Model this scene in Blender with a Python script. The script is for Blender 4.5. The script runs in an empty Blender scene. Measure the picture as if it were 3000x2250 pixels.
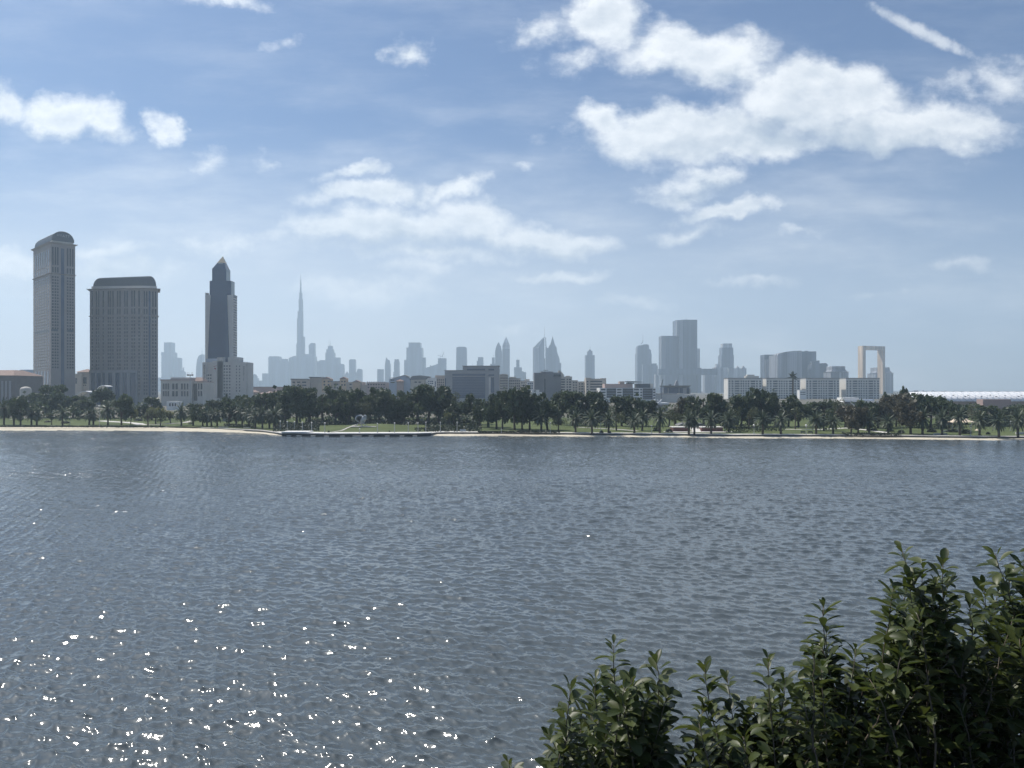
import bpy, math, random
import numpy as np
from mathutils import Vector, Matrix

SC = bpy.context.scene
COL = SC.collection
F = 2250.0            # focal length in photograph pixels (3000 wide)
HZ = 1140.0           # pixel row of the eye-level horizon
CAMZ = 18.0
R = math.radians

# ------------------------------------------------------------------ camera
cd = bpy.data.cameras.new("camera")
cam = bpy.data.objects.new("camera", cd)
COL.objects.link(cam)
cam.location = (0, 0, CAMZ)
cam.rotation_euler = (R(90), 0, 0)
cd.sensor_width = 36
cd.lens = 27
cd.shift_y = (HZ - 1125.0) / 3000.0
cd.clip_start = 0.1
cd.clip_end = 40000
SC.camera = cam

# ------------------------------------------------------------------ exposure
SC.view_settings.view_transform = 'Standard'
SC.view_settings.look = 'None'
SC.view_settings.gamma = 1
SC.view_settings.exposure = 0.22
SC.cycles.use_denoising = True
SC.cycles.max_bounces = 6
SC.cycles.diffuse_bounces = 2
SC.cycles.glossy_bounces = 2
SC.cycles.transmission_bounces = 2
SC.cycles.volume_bounces = 1
SC.cycles.sample_clamp_indirect = 4
SC.cycles.caustics_reflective = False
SC.cycles.caustics_refractive = False

# ------------------------------------------------------------------ sun
SUN_EL, SUN_AZ = 57.0, 56.0       # azimuth measured to the left of straight ahead
sl = bpy.data.lights.new("sun", 'SUN')
sl.energy = 4.5
sl.angle = R(0.53)
sl.color = (1.0, 0.94, 0.85)
sun = bpy.data.objects.new("sun", sl)
COL.objects.link(sun)
sdir = Vector((-math.sin(R(SUN_AZ)) * math.cos(R(SUN_EL)), math.cos(R(SUN_AZ)) * math.cos(R(SUN_EL)), math.sin(R(SUN_EL))))
sun.rotation_euler = sdir.to_track_quat('Z', 'Y').to_euler()

# ------------------------------------------------------------------ world: sky and clouds
world = bpy.data.worlds.new("World")
SC.world = world
world.use_nodes = True
wt = world.node_tree
wt.nodes.clear()


class NT:
    """tiny helper round a node tree"""
    def __init__(self, t):
        self.t = t

    def n(self, kind, **kw):
        nd = self.t.nodes.new(kind)
        for k, v in kw.items():
            setattr(nd, k, v)
        return nd

    def put(self, sock, v):
        if isinstance(v, bpy.types.NodeSocket):
            self.t.links.new(v, sock)
        else:
            sock.default_value = v

    def math(self, op, a, b=0.0, c=0.0, clamp=False):
        m = self.n('ShaderNodeMath', operation=op, use_clamp=clamp)
        self.put(m.inputs[0], a)
        self.put(m.inputs[1], b)
        self.put(m.inputs[2], c)
        return m.outputs[0]

    def vmath(self, op, a, b=(0, 0, 0)):
        m = self.n('ShaderNodeVectorMath', operation=op)
        self.put(m.inputs[0], a)
        if op == 'SCALE':
            self.put(m.inputs['Scale'], b)
        else:
            self.put(m.inputs[1], b)
        return m.outputs['Value'] if op in ('LENGTH', 'DOT_PRODUCT') else m.outputs[0]

    def noise(self, vec, scale, detail=4, rough=0.55, dist=0.0, col=False):
        m = self.n('ShaderNodeTexNoise')
        self.put(m.inputs['Vector'], vec)
        m.inputs['Scale'].default_value = scale
        m.inputs['Detail'].default_value = detail
        m.inputs['Roughness'].default_value = rough
        m.inputs['Distortion'].default_value = dist
        return m.outputs['Color' if col else 'Fac']

    def ramp(self, v, lo, hi, a=0.0, b=1.0):
        m = self.n('ShaderNodeMapRange', interpolation_type='SMOOTHSTEP')
        self.put(m.inputs['Value'], v)
        m.inputs['From Min'].default_value = lo
        m.inputs['From Max'].default_value = hi
        m.inputs['To Min'].default_value = a
        m.inputs['To Max'].default_value = b
        return m.outputs['Result']

    def mix(self, fac, a, b, blend='MIX'):
        m = self.n('ShaderNodeMix', data_type='RGBA', blend_type=blend)
        self.put(m.inputs['Factor'], fac)
        self.put(m.inputs['A'], a)
        self.put(m.inputs['B'], b)
        return m.outputs['Result']

    # sockets named A/B are shared between data types, so address by index for colours
    def cmix(self, fac, a, b, blend='MIX'):
        m = self.n('ShaderNodeMix', data_type='RGBA', blend_type=blend)
        self.put(m.inputs[0], fac)
        self.put(m.inputs[6], a if isinstance(a, bpy.types.NodeSocket) else (*a, 1))
        self.put(m.inputs[7], b if isinstance(b, bpy.types.NodeSocket) else (*b, 1))
        return m.outputs[2]


W = NT(wt)
sky = W.n('ShaderNodeTexSky', sky_type='NISHITA')
sky.sun_disc = False
sky.sun_elevation = R(SUN_EL)
sky.sun_rotation = R(-SUN_AZ)
sky.altitude = 0
sky.air_density = 1.0
sky.dust_density = 0.5
sky.ozone_density = 2.0
SKY_STRENGTH = 0.064

geo = W.n('ShaderNodeTexCoord')
sep = W.n('ShaderNodeSeparateXYZ')
W.put(sep.inputs[0], geo.outputs['Generated'])
yy = W.math('MAXIMUM', sep.outputs['Y'], 0.12)
uu = W.math('DIVIDE', sep.outputs['X'], yy)
vv = W.math('DIVIDE', sep.outputs['Z'], yy)
cmb = W.n('ShaderNodeCombineXYZ')
W.put(cmb.inputs[0], uu)
W.put(cmb.inputs[1], vv)
uv = cmb.outputs[0]
# break the outlines up: shift every look-up by noise
warp = W.noise(uv, 9.0, 5, 0.6, col=True)
warp = W.vmath('SUBTRACT', warp, (0.5, 0.5, 0.5))
warp = W.vmath('MULTIPLY', warp, (0.15, 0.09, 0.0))
uvw = W.vmath('ADD', uv, warp)

# clouds by bearing (x) and height (y) as read off the photograph: x, y, rx, ry, tilt, thickness; last row added
CL = [
    (170, 325, 230, 82, 2, 1.1), (320, 330, 130, 88, -20, 1.0), (0, 300, 80, 100, 0, 1.0), (502, 362, 55, 78, 20, .85),
    (1150, 655, 390, 92, -2, 1.1), (1085, 555, 270, 46, 3, .95), (1320, 560, 130, 48, 8, .9), (1600, 708, 230, 54, -4, 1.0),
    (1058, 492, 150, 38, 6, .9), (1400, 655, 220, 66, -8, .95), (1250, 740, 420, 46, 0, .6),
    (1776, 40, 150, 160, 10, 1.1), (2034, 145, 310, 105, -4, 1.1), (1573, 100, 130, 80, 15, .55), (1690, 175, 150, 60, 20, .5),
    (2200, 95, 130, 50, -15, .6),
    (2010, 378, 410, 100, 3, 1.3), (2390, 285, 360, 140, -6, 1.4), (2640, 380, 380, 92, -2, 1.25), (2180, 420, 360, 85, 5, 1.2),
    (1790, 345, 170, 60, 0, .95), (2860, 375, 170, 50, 0, .7),
    (2061, 528, 190, 58, 4, .9), (1985, 575, 130, 36, 0, .7), (2142, 622, 230, 34, 2, .85), (2034, 676, 160, 32, 0, .5),
    (2360, 690, 120, 24, 4, .4), (2915, 245, 160, 95, 12, .6), (2780, 270, 90, 50, 0, .4),
    (1207, 140, 80, 50, -10, .7), (827, 122, 75, 46, 0, .5), (650, 0, 160, 32, 0, .6), (1532, 486, 75, 30, 0, .4),
    (620, 480, 120, 34, 0, .34), (780, 465, 80, 24, 6, .36),
    (1627, 812, 190, 28, 1, .75), (2224, 834, 165, 32, 0, .7), (1050, 868, 300, 70, 0, .62), (1207, 793, 170, 44, 0, .5),
    (1844, 895, 170, 30, 2, .5), (2821, 775, 160, 40, 0, .5), (2560, 872, 120, 24, 0, .35), (40, 765, 150, 56, 0, .85), (345, 795, 240, 60, 0, .8),
    (700, 700, 520, 60, 0, .42), (1519, 962, 190, 34, 0, .4), (320, 735, 260, 34, 0, .5), (2880, 880, 130, 24, 0, .35),
    (900, -420, 520, 170, 8, .8), (2300, -520, 600, 200, -5, .9), (-300, -250, 420, 140, 0, .8), (1500, -900, 700, 220, 4, .8),  # unseen clouds above the view, added for the water to reflect
]
acc = None
for (px, py, rx, ry, rot, st) in CL:
    mp = W.n('ShaderNodeMapping', vector_type='TEXTURE')
    W.put(mp.inputs['Vector'], uvw)
    mp.inputs['Location'].default_value = ((px - 1500) / F, (HZ - py) / F, 0)
    mp.inputs['Rotation'].default_value = (0, 0, R(rot))
    mp.inputs['Scale'].default_value = (rx / F, ry / F, 1)
    ln = W.vmath('LENGTH', mp.outputs[0])
    f = W.math('MULTIPLY_ADD', ln, -st, st)
    acc = f if acc is None else W.math('SMOOTH_MAX', acc, f, 0.18)
squash = W.vmath('MULTIPLY', uv, (1.0, 1.5, 1.0))
fb = W.noise(squash, 16.0, 9, 0.62)
fb2 = W.noise(W.vmath('ADD', squash, (-0.010, 0.016, 0.0)), 16.0, 6, 0.6)
field = W.math('ADD', acc, W.math('MULTIPLY', W.math('SUBTRACT', fb, 0.5), 1.15))
dens = W.ramp(field, -0.02, 0.74)
# thin high veil, drawn out sideways
veil = W.noise(W.vmath('MULTIPLY', uv, (1.3, 5.0, 1.0)), 2.6, 7, 0.62)
veil = W.math('MULTIPLY', W.ramp(veil, 0.40, 0.82), W.ramp(vv, .12, .5, .60, .18))
# contrail
mp = W.n('ShaderNodeMapping', vector_type='TEXTURE')
W.put(mp.inputs['Vector'], W.vmath('ADD', uv, W.vmath('SCALE', warp, 0.16)))
mp.inputs['Location'].default_value = ((2700 - 1500) / F, (HZ - 92) / F, 0)
mp.inputs['Rotation'].default_value = (0, 0, R(-27.5))
mp.inputs['Scale'].default_value = (230 / F, 27 / F, 1)
ct = W.math('SUBTRACT', 1.0, W.vmath('LENGTH', mp.outputs[0]))
ct = W.math('ADD', ct, W.math('MULTIPLY', W.math('SUBTRACT', W.noise(uv, 60, 5, 0.6), 0.5), 1.1))
ct = W.math('MULTIPLY', W.ramp(ct, 0.0, 0.8), 0.62)
cover = W.math('MAXIMUM', W.math('MAXIMUM', W.math('MULTIPLY', dens, 0.95), veil), ct)
# relief: bright where the density falls off towards the sun, greyer in the deep middle
rel = W.math('MULTIPLY', W.math('SUBTRACT', fb, fb2), 1.7)
fb3 = W.noise(W.vmath('MULTIPLY', uvw, (1.0, 1.6, 1.0)), 5.0, 2, 0.5)
fb4 = W.noise(W.vmath('MULTIPLY', W.vmath('ADD', uvw, (-0.014, 0.030, 0.0)), (1.0, 1.6, 1.0)), 5.0, 2, 0.5)
rel = W.math('ADD', rel, W.math('MULTIPLY', W.math('SUBTRACT', fb3, fb4), 2.2))
deep = W.ramp(field, 0.45, 1.15)
shade = None
for (px, py, rx, ry, rot, st) in ((2390, 385, 330, 75, -3, .8), (2060, 430, 330, 55, 3, .6), (2650, 425, 300, 48, 0, .6), (1230, 715, 380, 60, 0, .55), (2040, 200, 260, 50, 0, .5), (2060, 560, 160, 30, 0, .5), (1600, 735, 190, 30, 0, .5), (230, 380, 240, 36, 0, .4)):
    mp = W.n('ShaderNodeMapping', vector_type='TEXTURE')
    W.put(mp.inputs['Vector'], uvw)
    mp.inputs['Location'].default_value = ((px - 1500) / F, (HZ - py) / F, 0)
    mp.inputs['Rotation'].default_value = (0, 0, R(rot))
    mp.inputs['Scale'].default_value = (rx / F, ry / F, 1)
    f = W.math('MULTIPLY_ADD', W.vmath('LENGTH', mp.outputs[0]), -st, st)
    shade = f if shade is None else W.math('MAXIMUM', shade, f)
deep = W.math('MAXIMUM', W.math('MULTIPLY', deep, .6), W.math('MULTIPLY', W.math('MAXIMUM', shade, 0.0), 2.4))
deep = W.math('MINIMUM', deep, 1.0)
lit = W.math('ADD', W.math('SUBTRACT', 0.92, W.math('MULTIPLY', deep, 0.72)), rel, clamp=True)
ccol = W.cmix(lit, (0.52, 0.58, 0.65), (0.98, 0.99, 0.99))
skyc = W.vmath('MULTIPLY', sky.outputs[0], (SKY_STRENGTH * .42, SKY_STRENGTH * .72, SKY_STRENGTH * 1.08))
# aureole round the sun, added to the sky to brighten the water (the sun itself stays above the picture)
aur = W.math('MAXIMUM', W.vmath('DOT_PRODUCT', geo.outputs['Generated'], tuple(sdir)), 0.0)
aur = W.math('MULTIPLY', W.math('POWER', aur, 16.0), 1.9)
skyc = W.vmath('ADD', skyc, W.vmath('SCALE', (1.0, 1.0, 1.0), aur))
# whiter air low down, most of it on the sun's side
low = W.math('MULTIPLY', W.ramp(vv, 0.0, 0.36, 0.86, 0.0), W.ramp(uu, -.75, .75, 1.0, .42))
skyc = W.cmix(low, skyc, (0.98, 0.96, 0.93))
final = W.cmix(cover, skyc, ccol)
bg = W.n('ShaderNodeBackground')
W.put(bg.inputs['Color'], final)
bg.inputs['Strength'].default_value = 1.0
wo = W.n('ShaderNodeOutputWorld')
wt.links.new(bg.outputs[0], wo.inputs['Surface'])


# ================================================================== helpers
def W2(px, py, Y):
    """the point at depth Y seen at photograph pixel (px, py)"""
    return Vector(((px - 1500.0) / F * Y, Y, CAMZ - (py - HZ) / F * Y))


def XX(px, Y):
    return (px - 1500.0) / F * Y


def ZZ(py, Y):
    return CAMZ - (py - HZ) / F * Y


ORG = {}


def thing(name, label, cat, loc=(0, 0, 0), group=None, rot=0.0):
    o = bpy.data.objects.new(name, None)
    o.empty_display_size = 1
    COL.objects.link(o)
    o.location = loc
    o.rotation_euler = (0, 0, rot)
    tag(o, label, cat, group)
    ORG[o.name] = Vector(loc) if rot == 0.0 else Vector((0, 0, 0))
    return o


def tag(o, label=None, cat=None, group=None, kind=None):
    for k, v in (('label', label), ('category', cat), ('group', group), ('kind', kind)):
        if v:
            o[k] = v
    return o


class MB:
    """collects shapes and links them as one mesh"""
    def __init__(self):
        self.v = []
        self.f = []

    def add(self, vs, fs):
        b = len(self.v)
        self.v.extend([tuple(q) for q in vs])
        self.f.extend([tuple(b + i for i in q) for q in fs])
        return self

    def box(self, x0, x1, y0, y1, z0, z1):
        x0, x1 = min(x0, x1), max(x0, x1)
        vs = [(x0, y0, z0), (x1, y0, z0), (x1, y1, z0), (x0, y1, z0), (x0, y0, z1), (x1, y0, z1), (x1, y1, z1), (x0, y1, z1)]
        return self.add(vs, [(3, 2, 1, 0), (4, 5, 6, 7), (0, 1, 5, 4), (1, 2, 6, 5), (2, 3, 7, 6), (3, 0, 4, 7)])

    def frustum(self, x0, x1, y0, y1, z0, X0, X1, Y0, Y1, z1):
        vs = [(x0, y0, z0), (x1, y0, z0), (x1, y1, z0), (x0, y1, z0), (X0, Y0, z1), (X1, Y0, z1), (X1, Y1, z1), (X0, Y1, z1)]
        return self.add(vs, [(3, 2, 1, 0), (4, 5, 6, 7), (0, 1, 5, 4), (1, 2, 6, 5), (2, 3, 7, 6), (3, 0, 4, 7)])

    def pyramid(self, x0, x1, y0, y1, z0, ax, ay, z1):
        vs = [(x0, y0, z0), (x1, y0, z0), (x1, y1, z0), (x0, y1, z0), (ax, ay, z1)]
        return self.add(vs, [(3, 2, 1, 0), (0, 1, 4), (1, 2, 4), (2, 3, 4), (3, 0, 4)])

    def prism(self, poly, z0, z1):
        """poly: counter-clockwise (x, y) seen from above"""
        n = len(poly)
        vs = [(x, y, z0) for x, y in poly] + [(x, y, z1) for x, y in poly]
        return self.add(vs, [tuple(range(n))[::-1], tuple(range(n, 2 * n))] + [(i, (i + 1) % n, n + (i + 1) % n, n + i) for i in range(n)])

    def slab(self, poly, y0, y1):
        """poly: (x, z) outline, counter-clockwise seen from the front; thickness y0..y1"""
        n = len(poly)
        vs = [(x, y0, z) for x, z in poly] + [(x, y1, z) for x, z in poly]
        return self.add(vs, [tuple(range(n)), tuple(range(n, 2 * n))[::-1]] + [((i + 1) % n, i, n + i, n + (i + 1) % n) for i in range(n)])

    def tube(self, pts, radii, n=6, cap=True):
        pts = [Vector(p) for p in pts]
        b = len(self.v)
        for i, p in enumerate(pts):
            d = (pts[min(i + 1, len(pts) - 1)] - pts[max(i - 1, 0)])
            d = d.normalized() if d.length > 1e-9 else Vector((0, 0, 1))
            a = d.orthogonal().normalized()
            if abs(d.z) > 0.2:
                a = (Vector((1, 0, 0)) - d * d.x).normalized()
            c = d.cross(a)
            r = radii[i] if hasattr(radii, '__len__') else radii
            for k in range(n):
                t = 2 * math.pi * k / n
                self.v.append(tuple(p + (a * math.cos(t) + c * math.sin(t)) * r))
        for i in range(len(pts) - 1):
            for k in range(n):
                q = b + i * n
                self.f.append((q + k, q + (k + 1) % n, q + n + (k + 1) % n, q + n + k))
        if cap:
            self.f.append(tuple(b + k for k in range(n))[::-1])
            self.f.append(tuple(b + (len(pts) - 1) * n + k for k in range(n)))
        return self

    def ball(self, c, rx, ry, rz, nu=10, nv=6):
        vs, fs = [], []
        for j in range(nv + 1):
            t = math.pi * j / nv
            for i in range(nu):
                p = 2 * math.pi * i / nu
                vs.append((c[0] + rx * math.sin(t) * math.cos(p), c[1] + ry * math.sin(t) * math.sin(p), c[2] - rz * math.cos(t)))
        for j in range(nv):
            for i in range(nu):
                fs.append((j * nu + i, j * nu + (i + 1) % nu, (j + 1) * nu + (i + 1) % nu, (j + 1) * nu + i))
        return self.add(vs, fs)

    def build(self, name, mat, parent=None, smooth=False):
        me = bpy.data.meshes.new(name)
        off = ORG.get(parent.name, Vector((0, 0, 0))) if parent else Vector((0, 0, 0))
        if off.length > 0:
            vs = [(x - off.x, y - off.y, z - off.z) for x, y, z in self.v]
        else:
            vs = self.v
        me.from_pydata(vs, [], self.f)
        me.update()
        if mat:
            for m in (mat if isinstance(mat, (list, tuple)) else [mat]):
                me.materials.append(m)
        if smooth:
            me.polygons.foreach_set('use_smooth', [True] * len(me.polygons))
        o = bpy.data.objects.new(name, me)
        COL.objects.link(o)
        if parent:
            o.parent = parent
            ORG[o.name] = off
        return o


# ------------------------------------------------------------------ materials
def principled(name):
    m = bpy.data.materials.new(name)
    m.use_nodes = True
    t = NT(m.node_tree)
    b = m.node_tree.nodes['Principled BSDF']
    return m, t, b


def mat_plain(name, col, rough=0.8, var=0.18, scale=0.25, spec=0.3, metal=0.0, stretch=(1, 1, 1)):
    """a surface of one colour with weathering in large and small blotches"""
    m, t, b = principled(name)
    tc = t.n('ShaderNodeTexCoord')
    v = t.vmath('MULTIPLY', tc.outputs['Object'], stretch)
    n1 = t.noise(v, scale, 5, 0.6)
    n2 = t.noise(v, scale * 7.3, 3, 0.5)
    k = t.math('ADD', t.math('MULTIPLY', n1, 0.65), t.math('MULTIPLY', n2, 0.35))
    k = t.ramp(k, 0.25, 0.75)
    lo = tuple(c * (1 - var) for c in col)
    hi = tuple(min(1, c * (1 + var)) for c in col)
    t.put(b.inputs['Base Color'], t.cmix(k, lo, hi))
    b.inputs['Roughness'].default_value = rough
    b.inputs['Specular IOR Level'].default_value = spec
    b.inputs['Metallic'].default_value = metal
    return m


def mat_banded(name, col, dark, floor=3.4, frac=0.5, vert=0.0, rough=0.6):
    """a facade seen from kilometres away: floor bands, and window bays if vert is given"""
    m, t, b = principled(name)
    tc = t.n('ShaderNodeTexCoord')
    s = t.n('ShaderNodeSeparateXYZ')
    t.put(s.inputs[0], tc.outputs['Object'])
    f = t.math('FRACT', t.math('DIVIDE', s.outputs['Z'], floor))
    band = t.math('LESS_THAN', f, frac)
    if vert:
        h = t.math('ADD', s.outputs['X'], s.outputs['Y'])
        g = t.math('LESS_THAN', t.math('FRACT', t.math('DIVIDE', h, vert)), 0.62)
        band = t.math('MULTIPLY', band, g)
    nz = t.noise(tc.outputs['Object'], 0.02, 3, 0.5)
    base = t.cmix(nz, tuple(c * 0.85 for c in col), tuple(c * 1.15 for c in col))
    st = t.noise(t.vmath('MULTIPLY', tc.outputs['Object'], (1, 1, .03)), .07, 3, .6)
    st = t.ramp(st, .35, .65, .62, 1.5)
    t.put(b.inputs['Base Color'], t.vmath('SCALE', t.cmix(band, base, dark), st))
    t.put(b.inputs['Roughness'], t.math('SUBTRACT', rough, t.math('MULTIPLY', band, rough * 0.6)))
    b.inputs['Specular IOR Level'].default_value = 0.4
    return m


def mat_leaf(name, a, b_, trans=0.25, rough=0.5, spec=0.35):
    m, t, b = principled(name)
    oi = t.n('ShaderNodeObjectInfo')
    g = t.n('ShaderNodeNewGeometry')
    k = t.math('ADD', t.math('MULTIPLY', oi.outputs['Random'], 0.68), t.math('MULTIPLY', g.outputs['Random Per Island'], 0.32))
    c = t.cmix(k, a, b_)
    t.put(b.inputs['Base Color'], c)
    b.inputs['Roughness'].default_value = rough
    b.inputs['Specular IOR Level'].default_value = spec
    if trans:
        tr = t.n('ShaderNodeBsdfTranslucent')
        t.put(tr.inputs['Color'], t.cmix(0.5, c, tuple(q * 1.6 for q in b_)))
        mx = t.n('ShaderNodeMixShader')
        mx.inputs[0].default_value = trans
        t.t.links.new(b.outputs[0], mx.inputs[1])
        t.t.links.new(tr.outputs[0], mx.inputs[2])
        t.t.links.new(mx.outputs[0], t.t.nodes['Material Output'].inputs['Surface'])
    return m


M = {}
M['stone'] = mat_plain('sandstone', (.27, .24, .225), .85, .12, .08)
M['stone_pale'] = mat_plain('pale_stone', (.56, .53, .485), .85, .1, .1)
M['stone_grey'] = mat_plain('grey_stone', (.29, .285, .29), .8, .12, .1)
M['cream'] = mat_plain('cream_render', (.52, .485, .43), .85, .12, .1)
M['tan'] = mat_plain('tan_render', (.40, .33, .27), .85, .15, .1)
M['tan_pink'] = mat_plain('pinkish_render', (.38, .28, .25), .85, .15, .1)
M['ochre'] = mat_plain('ochre_render', (.48, .34, .21), .85, .15, .1)
M['beige'] = mat_plain('beige_render', (.45, .41, .35), .85, .15, .1)
M['white'] = mat_plain('white_paint', (.74, .73, .70), .6, .07, .3)
M['white_roof'] = mat_plain('white_membrane', (.74, .74, .74), .6, .05, .2)
M['bluegrey'] = mat_plain('blue_grey_panel', (.36, .42, .50), .5, .1, .1)
M['dark_roof'] = mat_plain('dark_metal_roof', (.05, .06, .075), .45, .25, .2, .5)
M['roof_tile'] = mat_plain('terracotta_tiles', (.25, .175, .145), .85, .25, .5)
M['grey_roof'] = mat_plain('grey_roof', (.17, .17, .17), .8, .2, .3)
M['metal'] = mat_plain('galvanised_metal', (.35, .36, .37), .45, .15, 1.0, .5)
M['dark_metal'] = mat_plain('dark_metal', (.06, .065, .07), .5, .2, 1.0, .5)
M['gold'] = mat_plain('gold_cladding', (.58, .44, .27), .4, .1, .4, .5)
M['frame_gold'] = mat_banded('gold_panels', (.62, .48, .34), (.48, .37, .26), 3.0, .35, 7.0)
M['red'] = mat_plain('red_sign_paint', (.35, .05, .06), .5, .1, 1.0)
M['brick'] = mat_plain('red_brick', (.15, .075, .068), .85, .25, 1.2)
M['concrete'] = mat_plain('pale_concrete', (.58, .56, .52), .85, .12, .4)
M['paving'] = mat_plain('grey_paving', (.42, .40, .38), .85, .15, .5)
M['sand'] = mat_plain('beach_sand', (.54, .49, .385), .95, .14, .3)
M['wet_wall'] = mat_plain('dark_sea_wall', (.085, .085, .08), .8, .35, .8)
M['earth'] = mat_plain('dry_earth', (.12, .11, .085), .95, .3, .01)
M['bark'] = mat_plain('bark', (.085, .065, .05), .95, .3, 3.0)
M['palm_bark'] = mat_plain('palm_bark', (.10, .08, .06), .95, .35, 4.0, stretch=(1, 1, 4))
M['tent'] = mat_plain('shade_cloth', (.66, .55, .42), .8, .08, .6)
M['steel'] = mat_plain('polished_steel', (.46, .46, .47), .25, .06, 1.0, .6, .3)
M['cables'] = M['dark_metal']


def mat_glass(name, col, rough=.12):
    m, t, b = principled(name)
    tc = t.n('ShaderNodeTexCoord')
    n1 = t.noise(tc.outputs['Object'], .12, 4, .6)
    t.put(b.inputs['Base Color'], t.cmix(n1, tuple(c * .8 for c in col), tuple(c * 1.2 for c in col)))
    b.inputs['Roughness'].default_value = rough
    b.inputs['IOR'].default_value = 1.38
    return m


M['glass'] = mat_glass('window_glass', (.014, .018, .026))
M['glass_blue'] = mat_glass('blue_curtain_wall', (.025, .045, .10), .1)
M['glass_navy'] = mat_glass('navy_curtain_wall', (.025, .048, .105), .1)
M['glass_pale'] = mat_glass('pale_curtain_wall', (.30, .34, .35), .2)

LAWN, _t, _b = principled('mown_grass')
_tc = _t.n('ShaderNodeTexCoord')
_k = _t.ramp(_t.math('ADD', _t.math('MULTIPLY', _t.noise(_tc.outputs['Object'], .06, 5, .6), .6), _t.math('MULTIPLY', _t.noise(_tc.outputs['Object'], 1.3, 3, .6), .4)), .3, .7)
_t.put(_b.inputs['Base Color'], _t.cmix(_k, (.065, .088, .034), (.115, .135, .058)))
_b.inputs['Roughness'].default_value = .95
_b.inputs['Specular IOR Level'].default_value = .1

M['leaf_dark'] = mat_leaf('dark_leaves', (.022, .040, .018), (.072, .095, .042))
M['leaf_olive'] = mat_leaf('olive_leaves', (.060, .078, .032), (.105, .115, .055))
M['leaf_yellow'] = mat_leaf('yellow_green_leaves', (.12, .13, .035), (.17, .17, .06))
M['leaf_brown'] = mat_leaf('brownish_leaves', (.060, .062, .036), (.105, .090, .055))
M['frond'] = mat_leaf('palm_fronds', (.040, .060, .034), (.082, .102, .060), .15)
M['hedge'] = mat_leaf('hedge_leaves', (.020, .030, .018), (.045, .055, .03), .1)

# foreground leaves: glossy top, pale felted underside
FG, _t, _b = principled('leathery_leaves')
_g = _t.n('ShaderNodeNewGeometry')
_r = _g.outputs['Random Per Island']
_top = _t.cmix(_r, (.024, .038, .012), (.072, .090, .028))
_bot = _t.cmix(_r, (.075, .088, .050), (.14, .15, .10))
_c = _t.cmix(_g.outputs['Backfacing'], _top, _bot)
_t.put(_b.inputs['Base Color'], _c)
_t.put(_b.inputs['Roughness'], _t.math('MULTIPLY_ADD', _g.outputs['Backfacing'], .3, .42))
_b.inputs['Specular IOR Level'].default_value = .32
_tr = _t.n('ShaderNodeBsdfTranslucent')
_t.put(_tr.inputs['Color'], _t.cmix(_r, (.08, .12, .02), (.14, .17, .03)))
_mx = _t.n('ShaderNodeMixShader')
_mx.inputs[0].default_value = .24
_t.t.links.new(_b.outputs[0], _mx.inputs[1])
_t.t.links.new(_tr.outputs[0], _mx.inputs[2])
_t.t.links.new(_mx.outputs[0], _t.t.nodes['Material Output'].inputs['Surface'])
M['fg_leaf'] = FG
M['fg_stem'] = mat_plain('grey_twig_bark', (.13, .11, .085), .85, .25, 12.0)

# ================================================================== ground, shore and water
SHORE = [(-4200, 1261), (-600, 1261), (0, 1261.5), (240, 1261), (480, 1263), (600, 1264.5), (680, 1267), (760, 1270), (800, 1274), (825, 1277),
         (960, 1279), (1220, 1278.5), (1262, 1277), (1275, 1276.5), (1290, 1277.5), (1440, 1277.5), (1700, 1279), (2000, 1281), (2160, 1284), (2400, 1284.5),
         (2660, 1287), (2900, 1290), (3000, 1290.5), (3600, 1292), (7500, 1292)]
BEACH = [(-4200, 18), (480, 18), (600, 11), (680, 6), (740, 5), (800, 2), (825, .25), (1262, .25), (1275, 5), (1300, 9), (1440, 8), (1700, 5.5), (2000, 5), (2160, 6), (2660, 6.5), (7500, 7)]
PROM = [(-4200, .6), (500, .6), (600, 2.5), (800, 4), (825, 11), (1240, 11), (1290, 8), (1440, 3.2), (1700, 4), (2000, 4.5), (2400, 3.5), (2640, 2.5), (7500, 3.5)]


def interp(tab, x):
    return float(np.interp(x, [a for a, _ in tab], [b for _, b in tab]))


GZ = 1.08      # level of the park


def lift(X, Y):
    """height of the lawn: flat with the grassed mound of the sculpture and soft undulations"""
    z = GZ + .06
    mx, my = XX(1092, 330), 333
    d = ((X - mx) / 21.0) ** 2 + ((Y - my) / 24.0) ** 2
    if d < 1:
        z += 1.75 * (1 - d) ** 1.2
    z += .10 * math.sin(X * .045) * math.sin(Y * .06 + 1)
    if Y > 385:
        z += min(.6, (Y - 385) * .012)
    return z


pxs = sorted(set([-4200, -2400, -1200] + list(range(-600, 3620, 12)) + [825, 1262, 1275, 4500, 5500, 7500]))
rows = []
for px in pxs:
    Yw = CAMZ * F / (interp(SHORE, px) - HZ)
    X = XX(px, Yw)
    wob = .35 * math.sin(px * .031) + .25 * math.sin(px * .083 + 1)
    bd = interp(BEACH, px)
    if bd > 1:
        bd += wob
    rows.append((X, Yw, bd, interp(PROM, px), px))


def strip(name, fn, mat, kind='structure'):
    """a ribbon along the shore: fn(row) gives the profile as a list of (x, y, z)"""
    mb = MB()
    prof = [fn(r) for r in rows]
    n = len(prof[0])
    for p in prof:
        mb.v.extend(p)
    for i in range(len(prof) - 1):
        for k in range(n - 1):
            a = i * n + k
            mb.f.append((a, a + n, a + n + 1, a + 1))
    o = mb.build(name, mat)
    if kind:
        tag(o, kind=kind)
    return o


def beach_prof(r):
    X, Y, b, p, px = r
    top = (.62 if px < 700 else .34) if b > 1 else .2
    return [(X, Y - 6, -1.2), (X, Y, -.02 if b > 1 else -.6), (X, Y + b * .5, top * .6), (X, Y + b, top), (X, Y + b + .3, top)]


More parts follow.
